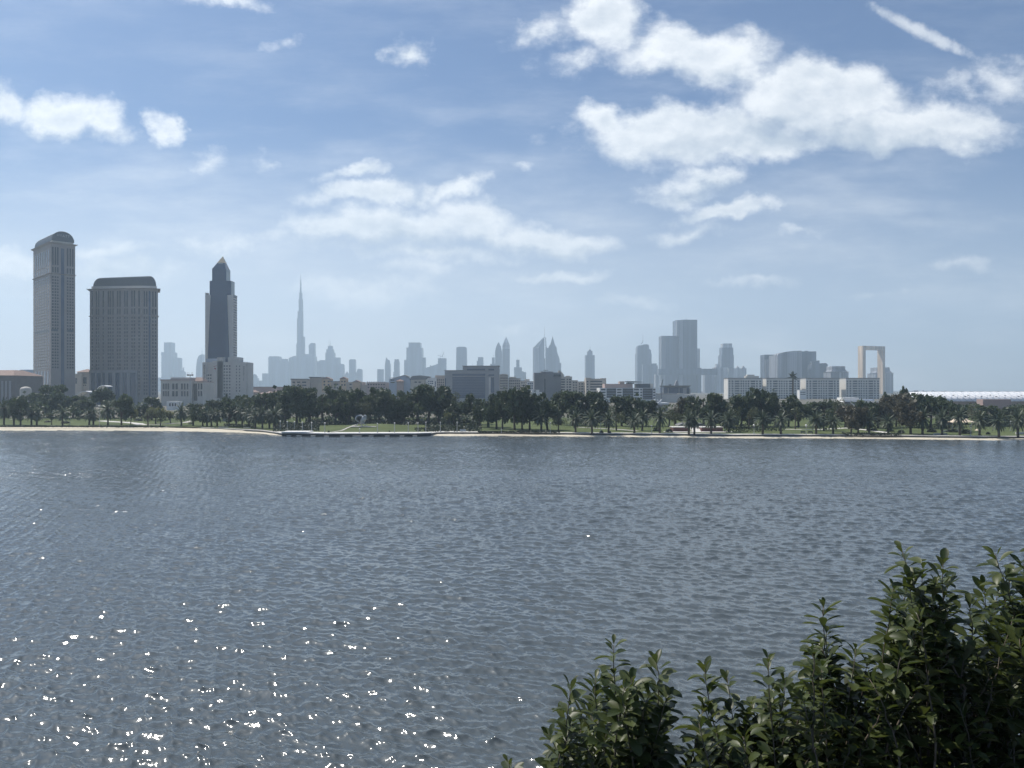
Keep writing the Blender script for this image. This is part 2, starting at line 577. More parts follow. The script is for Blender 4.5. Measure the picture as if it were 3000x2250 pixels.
strip('beach', beach_prof, M['sand'])
strip('promenade', lambda r: [(r[0], r[1] + r[2] - (.25 if r[2] < 1 else 0), GZ - .22), (r[0], r[1] + r[2] - (.25 if r[2] < 1 else 0), GZ), (r[0], r[1] + r[2] + r[3], GZ), (r[0], r[1] + r[2] + r[3] + 2.0, GZ - .3)], M['concrete'])
# low dark wall that holds the bank, one long thing
sw = strip('sea_wall', lambda r: [(r[0], r[1] + r[2] + .05, -1.0), (r[0], r[1] + r[2] + .05, GZ - .2), (r[0], r[1] + r[2] + .45, GZ - .2), (r[0], r[1] + r[2] + .45, -1.0)], M['wet_wall'], None)
tag(sw, 'low dark retaining wall along the waterline under the pale promenade', 'wall')

# lawn
mb = MB()
LN = 30
for r in rows:
    X, Y, b, p, px = r
    y0 = Y + b + p
    for k in range(LN):
        t = (k / (LN - 1)) ** 1.3
        yk = y0 + (438 - y0) * t
        xk = X * yk / Y if k else X
        xk = X + (xk - X) * 1.0
        mb.v.append((xk, yk, lift(xk, yk) if k else GZ + .03))
for i in range(len(rows) - 1):
    for k in range(LN - 1):
        a = i * LN + k
        mb.f.append((a, a + LN, a + LN + 1, a + 1))
tag(mb.build('lawn', LAWN, smooth=True), kind='structure')

# everything behind the park, out to the horizon, and the near bank
mb = MB()
mb.box(-5900, 5900, 437, 7900, -1.2, 1.55)
tag(mb.build('ground', M['earth']), kind='structure')
mb = MB()
prof = [(-60, 16.25), (2.3, 16.25), (2.45, 14.5), (6.5, 14.2), (13.5, -1.0), (14.5, -1.6)]
NX = 41
for i in range(NX):
    x = -160 + 320 * i / (NX - 1)
    for (y, z) in prof:
        mb.v.append((x, y, z))
for i in range(NX - 1):
    for k in range(len(prof) - 1):
        a = i * len(prof) + k
        mb.f.append((a, a + len(prof), a + len(prof) + 1, a + 1))
tag(mb.build('near_bank', M['earth']), kind='structure')

# ---------------------------------------------------------------- water
rng = np.random.default_rng(7)
NR, NC = 1120, 1300
Yr = np.concatenate([[5.0, 10.0, 18.0], 26.0 * (352.0 / 26.0) ** (np.arange(NR - 3) / (NR - 4))])
uf = np.linspace(-.74, .74, NC - 12)
uc = np.array([4.0, 2.6, 1.8, 1.3, 1.0, .85])
U = np.concatenate([-uc, uf, uc[::-1]])
Yg, Ug = np.meshgrid(Yr, U, indexing='ij')
Xg = Ug * Yg
dX = (uf[1] - uf[0]) * Yg
dY = np.gradient(Yr)[:, None] * np.ones_like(Ug)
Zg = np.zeros_like(Xg)
Sx = np.zeros_like(Xg)
Sy = np.zeros_like(Xg)
mean = math.radians(-104)        # the wind sets the ripples towards the near bank, a little to the left
patch = .5 + .5 * np.sin(Xg * .021 + 1.3 * np.sin(Yg * .017)) * np.sin(Yg * .043 + .9 * np.sin(Xg * .013) + 2)
patch = .72 + .5 * patch
for i in range(130):
    lam = .32 * (5.0 / .32) ** (rng.random() ** 1.25)
    th = mean + rng.normal(0, .56 if lam < 1.8 else .42)
    k = 2 * math.pi / lam
    slope = .050 if lam < .6 else (.058 if lam < 1.6 else (.032 if lam < 2.3 else .012))
    a = slope / k * (.6 + .8 * rng.random())
    kx, ky = math.cos(th), math.sin(th)
    ph = k * (kx * Xg + ky * Yg) + rng.random() * 6.283
    # waves too short for the sheet's own spacing are left out there
    need = np.maximum(np.abs(kx) * dX, np.abs(ky) * dY) * 4.0
    wgt = np.clip((lam - need) / (.35 * lam), 0, 1) * a
    s, c = np.sin(ph), np.cos(ph)
    wp = wgt * (patch if lam < 3 else 1)
    Zg += wp * c
    Sx -= wp * kx * s * .9
    Sy -= wp * ky * s * .9
edge = (np.abs(Ug) > .735)
Zg[edge] = 0
Sx[edge] = 0
Sy[edge] = 0
co = np.stack([Xg + Sx, Yg + Sy, Zg], -1).reshape(-1, 3).astype(np.float32)
idx = np.arange(NR * NC).reshape(NR, NC)
fa = np.stack([idx[:-1, :-1], idx[:-1, 1:], idx[1:, 1:], idx[1:, :-1]], -1).reshape(-1, 4)
me = bpy.data.meshes.new('water')
me.vertices.add(len(co))
me.vertices.foreach_set('co', co.ravel())
me.loops.add(fa.size)
me.loops.foreach_set('vertex_index', fa.ravel().astype(np.int32))
me.polygons.add(len(fa))
me.polygons.foreach_set('loop_start', (np.arange(len(fa)) * 4).astype(np.int32))
me.polygons.foreach_set('use_smooth', np.ones(len(fa), dtype=bool))
me.update(calc_edges=True)
WM, t, b = principled('creek_water')
tc = t.n('ShaderNodeTexCoord')
P = tc.outputs['Object']
g = t.n('ShaderNodeNewGeometry')
big = t.noise(t.vmath('MULTIPLY', P, (.35, 1.0, 0)), .035, 4, .6)
sy_ = t.n('ShaderNodeSeparateXYZ')
t.put(sy_.inputs[0], P)
far_ = t.ramp(sy_.outputs['Y'], 50, 180, .30, 2.1)      # stands in for the waves the sheet is too coarse to carry far out
calm = t.math('MULTIPLY', t.ramp(big, .3, .72, .45, 1.35), far_)
n1 = t.vmath('SUBTRACT', t.noise(t.vmath('MULTIPLY', P, (.75, 1.25, 0)), 1.1, 3, .65, col=True), (.5, .5, .5))
n2 = t.vmath('SUBTRACT', t.noise(t.vmath('MULTIPLY', P, (.8, 1.2, 0)), 13.0, 2, .65, col=True), (.5, .5, .5))
sl_ = t.vmath('ADD', t.vmath('MULTIPLY', n1, (.50, .80, 0)), t.vmath('MULTIPLY', n2, (.80, 1.0, 0)))
sl_ = t.vmath('SCALE', sl_, calm)
nn = t.vmath('NORMALIZE', t.vmath('ADD', g.outputs['Normal'], sl_))
t.put(b.inputs['Normal'], nn)
deepn = t.noise(P, .02, 3, .5)
t.put(b.inputs['Base Color'], t.cmix(deepn, (.058, .071, .076), (.067, .081, .086)))
b.inputs['Roughness'].default_value = .09
b.inputs['IOR'].default_value = 1.52
me.materials.append(WM)
wob_ = bpy.data.objects.new('water', me)
COL.objects.link(wob_)
tag(wob_, kind='structure')


# ------------------------------------------------------------------ the hazy air
mb = MB()
mb.box(-6000, 6000, -400, 8000, -3.0, 905)
HZM = bpy.data.materials.new('haze')
HZM.use_nodes = True
t = NT(HZM.node_tree)
HZM.node_tree.nodes.clear()
pv = t.n('ShaderNodeVolumePrincipled')
pv.inputs['Color'].default_value = (.66, .83, .98, 1)
pv.inputs['Density'].default_value = .00018
pv.inputs['Anisotropy'].default_value = .3
out = t.n('ShaderNodeOutputMaterial')
t.t.links.new(pv.outputs[0], out.inputs['Volume'])
hz = mb.build('haze', HZM)
tag(hz, kind='stuff')

# ================================================================== park trees
def rot_quad(mb, c, s, rnd, flat=0.0, ratio=1.0):
    """one leaf spray: a bent four-cornered face of size s in a random attitude"""
    n = Vector((rnd.gauss(0, 1), rnd.gauss(0, 1), rnd.gauss(0, 1) + flat)).normalized()
    a = n.orthogonal().normalized()
    a = Matrix.Rotation(rnd.random() * 6.283, 3, n) @ a
    b = n.cross(a)
    h = s * .5
    k = n * (s * .15)
    mb.add([c - a * h * ratio, c - b * h + k, c + a * h * ratio, c + b * h - k], [(0, 1, 2, 3)])


def tree_meshes(seed, style):
    """a unit tree: crown one unit across, one unit tall"""
    rnd = random.Random(seed)
    cr, tk = MB(), MB()
    low = {'broad': .17, 'back': .04, 'loose': .2, 'small': .2, 'flat': .45, 'pine': .35}[style]
    th = low + .16
    lean = rnd.uniform(-.05, .05)
    tk.tube([(0, 0, -.03), (lean * .4, 0, th * .5), (lean, .01, th), (lean * 1.3, 0, .72)], [.042, .032, .026, .010], 7)
    nb = {'broad': 24, 'back': 27, 'loose': 13, 'small': 9, 'flat': 11, 'pine': 8}[style]
    blobs = []
    for i in range(nb):
        for _ in range(120):
            x, y = rnd.uniform(-.4, .4), rnd.uniform(-.4, .4)
            z = rnd.uniform(low + .1, .87)
            zc = (z - (low + .95) / 2) / ((.95 - low) / 2)
            lim = .42 * math.sqrt(max(.05, 1 - abs(zc) ** 3.2 * .9))
            r = rnd.uniform(.10, .17) * (1.2 if i < 5 else 1)
            near = not blobs or min((c_ - Vector((x + lean, y, z))).length - r_ for c_, r_ in blobs) < r * .85
            if near and math.hypot(x, y) < lim and (i < 4 or math.hypot(x, y) > lim * .5):
                break
        else:
            continue
        blobs.append((Vector((x + lean, y, z)), r))
        if i < 7:
            tk.tube([(lean, .01, th * rnd.uniform(.75, 1.05)), (lean + x * .45, y * .45, (th + z) * .5), (lean + x * .95, y * .95, z)], [.018, .011, .004], 5)
    per = {'broad': 190, 'back': 165, 'loose': 140, 'small': 150, 'flat': 120, 'pine': 180}[style]
    sz = {'broad': .034, 'back': .036, 'loose': .033, 'small': .05, 'flat': .045, 'pine': .04}[style]
    for c, r in blobs:
        for _ in range(per):
            d = Vector((rnd.gauss(0, 1), rnd.gauss(0, 1), rnd.gauss(0, 1))).normalized()
            q = r * rnd.uniform(.45, 1.0) ** .6 * (1 + .12 * rnd.gauss(0, 1))
            p = c + Vector((d.x * q, d.y * q, d.z * q * .82))
            if p.z > low * .75:
                rot_quad(cr, p, sz * rnd.uniform(.6, 1.35), rnd, .5)
        for _ in range(14):
            d = Vector((rnd.gauss(0, 1), rnd.gauss(0, 1), rnd.gauss(0, 1))) * r * .38
            if style not in ('loose',):
                rot_quad(cr, c + d, r * .85, rnd)
    return cr, tk


def palm_meshes(seed):
    """a unit date palm: crown one unit across, one unit tall (trunk base at zero)"""
    rnd = random.Random(seed)
    cr, tk = MB(), MB()
    hx = .60
    n = 9
    tk.tube([(0.012 * math.sin(i), 0, -.03 + (hx + .03) * i / (n - 1)) for i in range(n)], [.062 - .012 * (i / (n - 1)) + (.006 if i % 2 else 0) for i in range(n)], 8)
    tk.ball((0, 0, hx), .07, .07, .08, 8, 5)
    top = Vector((0, 0, hx + .03))
    NF = 44
    for i in range(NF):
        az = i * 2.39996 + rnd.uniform(-.25, .25)
        el = R(84 - 128 * (i / (NF - 1.0)) ** .85) + rnd.uniform(-.1, .1)
        L = rnd.uniform(.47, .58)
        d = Vector((math.cos(az) * math.cos(el), math.sin(az) * math.cos(el), math.sin(el)))
        side = Vector((-math.sin(az), math.cos(az), 0))
        pts = []
        p = top.copy()
        seg = 9
        for k in range(seg + 1):
            pts.append(p.copy())
            t = k / seg
            d = (d + Vector((0, 0, -.10 - .07 * t))).normalized()
            p = p + d * (L / seg)
        for k in range(1, seg + 1):
            t = k / seg
            w = .062 * (math.sin(math.pi * min(1, .16 + .84 * t)) ** .6 + .15)
            ax = (pts[k] - pts[k - 1]).normalized()
            for sgn in (-1, 1):
                for h in (0.0, .5):
                    q = pts[k - 1].lerp(pts[k], h)
                    tip = q + side * sgn * w * rnd.uniform(.8, 1.15) + ax * w * .9 - Vector((0, 0, w * .45))
                    cr.add([q, q + ax * .040, tip], [(0, 1, 2)])
    return cr, tk


def data_of(mb, name, mat):
    o = mb.build(name, mat)
    me_ = o.data
    bpy.data.objects.remove(o)
    return me_


PROTO = {}
for key, style, mat, seeds in (('B', 'broad', 'leaf_dark', (1, 2, 3, 4, 5)), ('K', 'back', 'leaf_dark', (11, 12, 13, 14)), ('L', 'loose', 'leaf_olive', (21, 22, 23)),
                               ('Y', 'small', 'leaf_yellow', (31, 32)), ('D', 'broad', 'leaf_brown', (41, 42, 43)), ('T', 'back', 'leaf_dark', (51, 52)), ('S', 'small', 'leaf_olive', (61, 62))):
    PROTO[key] = []
    for s in seeds:
        c, k = tree_meshes(s, style)
        PROTO[key].append((data_of(c, 'crown', M[mat]), data_of(k, 'trunk', M['bark'])))
PROTO['P'] = []
for s in (71, 72, 73):
    c, k = palm_meshes(s)
    PROTO['P'].append((data_of(c, 'crown', M['frond']), data_of(k, 'trunk', M['palm_bark'])))

# photograph position of every tree one can tell apart: x, foot y, top y, width, kind
TREES = [
    (12, 1244, 1158, 40, 'P'), (41, 1244, 1160, 42, 'P'), (60, 1245, 1165, 45, 'B'), (92, 1245, 1184, 40, 'P'), (108, 1245, 1188, 42, 'P'), (151, 1245, 1211, 24, 'S'),
    (183, 1246, 1184, 42, 'P'), (150, 1226, 1128, 66, 'K'), (85, 1226, 1152, 58, 'K'), (25, 1226, 1160, 56, 'K'), (215, 1226, 1160, 62, 'K'), (118, 1225, 1152, 54, 'K'),
    (245, 1228, 1168, 50, 'K'), (182, 1228, 1142, 50, 'K'), (262, 1245, 1188, 40, 'P'), (274, 1245, 1191, 38, 'P'), (316, 1245, 1166, 54, 'P'), (356, 1246, 1157, 48, 'B'), (300, 1227, 1138, 48, 'K'),
    (334, 1228, 1172, 50, 'K'), (383, 1244, 1196, 30, 'Y'), (434, 1247, 1194, 38, 'L'), (456, 1242, 1192, 44, 'Y'), (446, 1232, 1163, 46, 'K'), (470, 1247, 1198, 34, 'L'),
    (531, 1247, 1174, 46, 'P'), (500, 1240, 1203, 40, 'Y'), (566, 1247, 1184, 40, 'P'), (594, 1248, 1179, 44, 'B'), (606, 1248, 1186, 40, 'P'), (619, 1249, 1186, 38, 'P'), (636, 1249, 1188, 42, 'P'),
    (671, 1250, 1180, 46, 'B'), (692, 1250, 1180, 44, 'P'), (710, 1251, 1165, 50, 'P'), (730, 1253, 1176, 46, 'P'), (675, 1232, 1158, 38, 'K'), (710, 1232, 1150, 46, 'K'), (640, 1232, 1172, 54, 'K'),
    (575, 1232, 1182, 46, 'K'), (415, 1232, 1186, 40, 'K'),
    (748, 1256, 1192, 46, 'P'), (769, 1256, 1180, 46, 'P'), (789, 1255, 1193, 42, 'P'), (805, 1256, 1184, 52, 'P'), (742, 1238, 1158, 58, 'K'), (772, 1238, 1153, 52, 'K'), (802, 1236, 1150, 58, 'K'),
    (836, 1240, 1138, 72, 'K'), (870, 1242, 1130, 80, 'B'), (906, 1242, 1127, 82, 'B'), (945, 1242, 1129, 80, 'B'), (982, 1242, 1134, 70, 'K'),
    (1020, 1242, 1134, 72, 'B'), (1048, 1241, 1141, 58, 'K'), (1082, 1241, 1160, 56, 'K'), (1112, 1241, 1133, 62, 'B'), (1150, 1241, 1132, 70, 'K'), (1185, 1241, 1126, 72, 'B'), (1222, 1242, 1128, 82, 'B'),
    (1062, 1243, 1172, 60, 'L'), (1255, 1241, 1124, 80, 'B'), (1286, 1242, 1134, 60, 'K'), (1312, 1243, 1157, 50, 'L'), (1345, 1243, 1147, 60, 'L'), (1386, 1243, 1149, 64, 'B'), (1318, 1248, 1207, 26, 'Y'),
    (1405, 1250, 1180, 54, 'P'), (1430, 1251, 1150, 60, 'B'), (1330, 1246, 1176, 60, 'B'), (1455, 1256, 1149, 58, 'B'), (1472, 1256, 1144, 50, 'B'), (1508, 1260, 1132, 66, 'B'), (1530, 1258, 1150, 52, 'B'), (1552, 1259, 1151, 58, 'B'),
    (1586, 1262, 1190, 60, 'P'), (1604, 1260, 1149, 58, 'B'), (1636, 1262, 1200, 42, 'L'), (1642, 1245, 1146, 60, 'K'), (1678, 1246, 1146, 60, 'K'), (1686, 1266, 1194, 50, 'P'),
    (1715, 1247, 1146, 62, 'K'), (1734, 1268, 1192, 56, 'P'), (1746, 1247, 1147, 54, 'K'), (1772, 1248, 1158, 60, 'K'), (1783, 1268, 1199, 48, 'P'), (1806, 1262, 1170, 50, 'L'), (1822, 1248, 1160, 60, 'K'),
    (1852, 1248, 1159, 64, 'K'), (1858, 1268, 1203, 48, 'P'), (1882, 1262, 1189, 52, 'P'), (1893, 1248, 1173, 50, 'K'), (1933, 1268, 1184, 52, 'P'),
    (1978, 1245, 1164, 72, 'D'), (1960, 1250, 1184, 56, 'L'), (1998, 1250, 1183, 52, 'L'), (2018, 1270, 1200, 46, 'P'), (2034, 1270, 1197, 46, 'P'), (2062, 1248, 1142, 76, 'B'), (2094, 1249, 1152, 52, 'K'),
    (2083, 1270, 1197, 52, 'P'), (2132, 1250, 1151, 72, 'K'), (2135, 1266, 1197, 54, 'P'), (2146, 1254, 1175, 42, 'L'), (2172, 1250, 1150, 64, 'K'), (2195, 1256, 1190, 44, 'L'),
    (2235, 1271, 1197, 54, 'P'), (2240, 1250, 1138, 60, 'B'), (2272, 1250, 1158, 60, 'K'), (2287, 1271, 1199, 52, 'P'), (2310, 1250, 1156, 60, 'L'), (2340, 1250, 1154, 60, 'B'), (2330, 1257, 1196, 38, 'S'),
    (2391, 1271, 1197, 54, 'P'), (2382, 1240, 1178, 66, 'K'), (2414, 1262, 1194, 56, 'B'), (2441, 1271, 1204, 50, 'P'), (2446, 1250, 1162, 46, 'L'), (2418, 1242, 1175, 60, 'K'), (2475, 1252, 1184, 52, 'D'),
    (2494, 1270, 1191, 56, 'D'), (2514, 1268, 1180, 52, 'D'), (2541, 1262, 1174, 48, 'B'), (2547, 1270, 1199, 50, 'P'), (2572, 1255, 1169, 62, 'D'), (2602, 1269, 1208, 52, 'P'), (2602, 1252, 1160, 60, 'D'),
    (2591, 1240, 1152, 30, 'T'), (2625, 1250, 1148, 60, 'D'), (2641, 1245, 1136, 34, 'T'), (2668, 1271, 1158, 72, 'D'), (2703, 1272, 1186, 54, 'P'), (2726, 1256, 1154, 72, 'B'), (2760, 1273, 1190, 48, 'P'),
    (2755, 1250, 1160, 64, 'B'), (2782, 1262, 1180, 52, 'B'), (2798, 1250, 1174, 50, 'K'), (2812, 1275, 1180, 44, 'P'), (2870, 1275, 1194, 48, 'P'), (2852, 1245, 1181, 72, 'L'), (2832, 1243, 1188, 60, 'K'),
    (2892, 1248, 1182, 62, 'K'), (2926, 1278, 1200, 52, 'P'), (2982, 1279, 1190, 52, 'P'), (2932, 1245, 1183, 62, 'L'), (2966, 1246, 1186, 54, 'K'), (3002, 1250, 1184, 54, 'K'), (3040, 1256, 1180, 70, 'B'),
]
ZONES = [
    (96, "before the brown-roofed hall"), (240, "before the tallest arched-roof tower"), (470, "before the wide arched-roof tower"), (590, "before the low colonnaded building"),
    (730, "before the pyramid-topped tower"), (960, "behind the white quay lamps"), (1130, "behind the round steel sculpture"), (1300, "below the gabled tan apartments"),
    (1462, "before the blue glass office"), (1650, "before the ribbed grey block"), (1800, "before the stepped beige apartments"), (1930, "before the long banded office"),
    (2110, "around the red brick terrace"), (2236, "left of the false palm mast"), (2353, "around the false palm mast"), (2472, "left of the golden frame"),
    (2590, "below the golden frame"), (2790, "before the stadium end"), (9999, "around the beige shade tents")]
LOOK = {'B': ('broadleaf_tree', 'dense dark tree', 'tree'), 'K': ('broadleaf_tree', 'dark rear tree', 'tree'), 'L': ('broadleaf_tree', 'loose olive-green tree', 'tree'),
        'Y': ('broadleaf_tree', 'small yellow-green tree', 'tree'), 'D': ('broadleaf_tree', 'brownish thin-leaved tree', 'tree'), 'T': ('pine_tree', 'narrow-topped tall tree', 'tree'),
        'S': ('broadleaf_tree', 'small round-headed tree', 'tree'), 'P': ('date_palm', 'date palm', 'palm tree')}
ORD = ['', 'first', 'second', 'third', 'fourth', 'fifth', 'sixth', 'seventh', 'eighth', 'ninth', 'tenth', 'eleventh', 'twelfth']
buckets = {}
for i, tdef in enumerate(TREES):
    z = next(s for lim, s in ZONES if tdef[0] < lim)
    buckets.setdefault((z, tdef[4]), []).append((tdef[0], i))
LABELS = {}
for (z, kd), lst in buckets.items():
    lst.sort()
    for k, (_, i) in enumerate(lst):
        if len(lst) == 1:
            LABELS[i] = LOOK[kd][1] + ' ' + z
        else:
            LABELS[i] = '%s from left of %d %ss %s' % (ORD[k + 1], len(lst), LOOK[kd][1], z)
rnd = random.Random(5)
for i, (px, fy, ty, w, kd) in enumerate(TREES):
    Y = (CAMZ - GZ - .1) * F / (fy - HZ)
    X = XX(px, Y)
    z0 = lift(X, Y) if Y < 437 else 1.5
    h = (ZZ(ty, Y) - z0) * (1.04 if kd != 'P' else 1.0)
    wd = w * Y / F * {'P': 1.22, 'B': 1.42, 'K': 1.5}.get(kd, 1.3)
    nm, _, cat = LOOK[kd]
    root = thing(nm, LABELS[i], cat, (X, Y, z0 - .05), 'date palms in the park' if kd == 'P' else 'trees in the park', rot=1e-9)
    root.rotation_euler = (0, 0, rnd.random() * 6.283)
    cm, tm = PROTO[kd][i % len(PROTO[kd])]
    for nm2, md in (('crown', cm), ('trunk', tm)):
        o = bpy.data.objects.new(nm2, md)
        COL.objects.link(o)
        o.parent = root
        sx = wd
        sz_ = h / (1.0 if kd != 'P' else 1.13)
        if nm2 == 'trunk':
            tw = min(wd, .75 * h) if kd != 'P' else 6.5
            o.scale = (tw, tw, sz_)
            if kd != 'P':
                o.scale = (wd, wd, sz_)
        else:
            o.scale = (sx, sx, sz_)

# shaded undergrowth that closes the park at the back: one mass
ug = MB()
ru = random.Random(77)
for _ in range(9000):
    px = ru.uniform(-260, 3260)
    Y = ru.uniform(408, 436)
    env = 7.5 + 2.5 * math.sin(px * .021) + 2.0 * math.sin(px * .057 + 2)
    hh = ru.random() ** .8 * env
    X = XX(px, Y)
    rot_quad(ug, Vector((X, Y, lift(X, Y) + hh)), ru.uniform(.7, 1.6), ru, .3)
tag(ug.build('undergrowth', M['leaf_dark']), kind='stuff')

# dark planting, added in part as tree shade behind the quay and the mound
ug = MB()
for _ in range(5200):
    px = ru.uniform(895, 1405)
    Y = ru.uniform(360, 406)
    X = XX(px, Y)
    hh = ru.random() * (1.6 + 1.2 * math.sin(px * .05) * math.sin(Y * .2))
    rot_quad(ug, Vector((X, Y, lift(X, Y) + hh)), ru.uniform(.5, 1.1), ru, .5)
for _ in range(3600):
    px = ru.choice((ru.uniform(800, 935), ru.uniform(1245, 1410)))
    Y = ru.uniform(304, 358)
    X = XX(px, Y)
    rot_quad(ug, Vector((X, Y, lift(X, Y) + ru.random() * (.9 + .5 * math.sin(px * .3)))), ru.uniform(.4, .9), ru, .5)
tag(ug.build('undergrowth', M['hedge']), kind='stuff')

# low shrubs and hedges on the lawn: x, foot y, width, height in photograph pixels
def shrub_mesh(seed, n=260):
    rnd_ = random.Random(seed)
    b_ = MB()
    for _ in range(n):
        d = Vector((rnd_.gauss(0, 1), rnd_.gauss(0, 1), abs(rnd_.gauss(0, 1)))).normalized() * rnd_.uniform(.55, 1.0)
        rot_quad(b_, Vector((d.x * .5, d.y * .5, d.z * .95)), rnd_.uniform(.14, .24), rnd_, .4)
    return b_


SHRUB = [data_of(shrub_mesh(s), 'round_shrub', M['hedge']) for s in (1, 2, 3)]
SH = [(963, 1266, 7, 6, 'standing in for a figure on the quay where the grass mound begins'), (1141, 1265, 5, 5, 'standing in for a figure on the mound behind a short post'),  # these two shrubs stand in for small dark figures
      (140, 1237, 22, 6, 'on the sunny lawn below the tallest arched-roof tower'), (192, 1240, 26, 8, 'under the palm before the tallest arched-roof tower'),
      (405, 1234, 26, 8, 'before the pale kiosk roof'), (560, 1243, 18, 6, 'under the thick palms before the colonnaded building'),
      (2608, 1264, 26, 8, 'beside the pale path right of the golden frame'), (2560, 1262, 22, 9, 'at the bend of the pale path'), (2640, 1268, 22, 10, 'at the globe lamp near the stadium'),
      (2730, 1266, 30, 12, 'under the trees before the stadium roof'), (2790, 1266, 34, 12, 'left of the small beige umbrella'), (2830, 1270, 34, 14, 'below the two beige tents'),
      (2895, 1272, 14, 9, 'square-cut on the lawn right of the small umbrella'), (1960, 1266, 22, 12, 'at the left end of the brick terrace'), (1925, 1262, 26, 12, 'left of the brick terrace under palms'),
      (1788, 1268, 6, 7, 'standing in for a figure beside the palm at the water walk'), (1762, 1268, 12, 9, 'standing in for figures round the lamp at the water walk'), (2420, 1258, 8, 6, 'on the lawn before the golden frame')]  # the two at the water walk stand in for dark figures
for k, (px, fy, w, h, wh) in enumerate(SH):
    Y = (CAMZ - GZ - .1) * F / (fy - HZ)
    o = bpy.data.objects.new('round_shrub', SHRUB[k % 3])
    COL.objects.link(o)
    o.location = (XX(px, Y), Y, lift(XX(px, Y), Y) - .05)
    o.scale = (w * Y / F, w * Y / F * .8, h * Y / F)
    tag(o, 'dark shrub ' + wh, 'shrub', 'shrubs on the park lawn')


def hedge(px0, px1, fy0, fy1, h, label, mat='hedge'):
    """a clipped hedge between two foot points"""
    r_ = random.Random(int(px0))
    b_ = MB()
    Y0, Y1 = (CAMZ - GZ) * F / (fy0 - HZ), (CAMZ - GZ) * F / (fy1 - HZ)
    A, B = Vector((XX(px0, Y0), Y0, 0)), Vector((XX(px1, Y1), Y1, 0))
    L = (B - A).length
    for _ in range(int(L * 42)):
        p = A.lerp(B, r_.random())
        e = r_.random()
        y, z = (r_.uniform(0, 1.6), h) if e < .35 else (0 if e < .85 else 1.6, r_.uniform(0, h))
        rot_quad(b_, Vector((p.x, p.y + y, lift(p.x, p.y) + z + r_.gauss(0, .08))), r_.uniform(.3, .55), r_, .2)
    tag(b_.build('hedge', M[mat]), label, 'hedge', 'clipped hedges in the park')


hedge(655, 745, 1252, 1256, 1.4, 'dark clipped hedge along the sea wall under the palms left of the quay')
hedge(826, 905, 1262, 1262, 1.5, 'dark hedge behind the raised white platform of the quay')
hedge(800, 960, 1249, 1247, 1.3, 'dark hedge in the shade of the big trees behind the quay lamps')
hedge(1215, 1400, 1263, 1262, 1.2, 'dark hedge along the quay right of the grass mound')
hedge(2122, 2298, 1268, 1262, 1.9, 'long dark hedge right of the red brick terrace')
hedge(2130, 2220, 1256, 1254, 1.6, 'dark hedge row higher up, right of the brick terrace')
hedge(1400, 1640, 1268, 1268, .5, 'low dark planting strip along the promenade below the leaning trees')
hedge(2470, 2640, 1275, 1276, .7, 'low dark planting on the bank before the golden frame')
hedge(2490, 2540, 1258, 1257, 1.6, 'dark hedge behind the pale path below the golden frame')
hedge(2555, 2600, 1254, 1256, 1.7, 'sunlit green hedge beside the pale path below the golden frame', 'leaf_olive')
hedge(0, 480, 1250.5, 1252, .35, 'very low dark edging plants along the left beach')
hedge(2880, 2985, 1250, 1250, 1.2, 'dark hedge at the back of the lawn right of the tents')
hedge(2660, 2800, 1256, 1256, 1.6, 'dark hedge in the shade before the stadium roof')

# ================================================================== park paths and furniture
def ribbon(name, pts, wd, mat, dz=.03, kind='structure'):
    b_ = MB()
    P_ = [Vector(p) for p in pts]
    fine = []
    for i in range(len(P_) - 1):
        for k in range(8):
            fine.append(P_[i].lerp(P_[i + 1], k / 8))
    fine.append(P_[-1])
    for i, p in enumerate(fine):
        d = (fine[min(i + 1, len(fine) - 1)] - fine[max(i - 1, 0)]).normalized()
        s = Vector((-d.y, d.x, 0)) * wd * .5
        for q in (p - s, p, p + s):
            b_.v.append((q.x, q.y, lift(q.x, q.y) + dz + .02))
    for i in range(len(fine) - 1):
        for k in range(2):
            a = i * 3 + k
            b_.f.append((a, a + 1, a + 4, a + 3))
    return tag(b_.build(name, mat), kind=kind)


def gp(px, py):
    Y = (CAMZ - GZ - .08) * F / (py - HZ)
    return (XX(px, Y), Y, 0)


# the mound rises, so its path is placed by hand on the slope
def onmound(px, py):
    Y = 320.0
    for _ in range(30):
        Y = (CAMZ - lift(XX(px, Y), Y)) * F / (py - HZ)
    return (XX(px, Y), Y, 0)


ribbon('path', [gp(970, 1266.5), onmound(1012, 1260), onmound(1046, 1254.5)], 1.0, M['paving'], .05)
ribbon('path', [gp(294, 1234), gp(340, 1236.5), gp(372, 1238), gp(402, 1241), gp(416, 1245)], 4.5, M['concrete'])
ribbon('path', [gp(416, 1245.5), gp(460, 1244), gp(490, 1242.5), gp(540, 1239), gp(562, 1234)], 2.5, M['paving'], .06)
ribbon('path', [gp(40, 1231), gp(75, 1227)], 5, M['paving'])
ribbon('path', [gp(2300, 1257), gp(2400, 1258), gp(2480, 1254), gp(2540, 1260), gp(2600, 1268)], 3.4, M['concrete'])
ribbon('path', [gp(1690, 1252), gp(1760, 1256), gp(1800, 1258), gp(1870, 1263)], 2.5, M['paving'])
ribbon('path', [gp(800, 1248), gp(880, 1244)], 3.0, M['paving'])

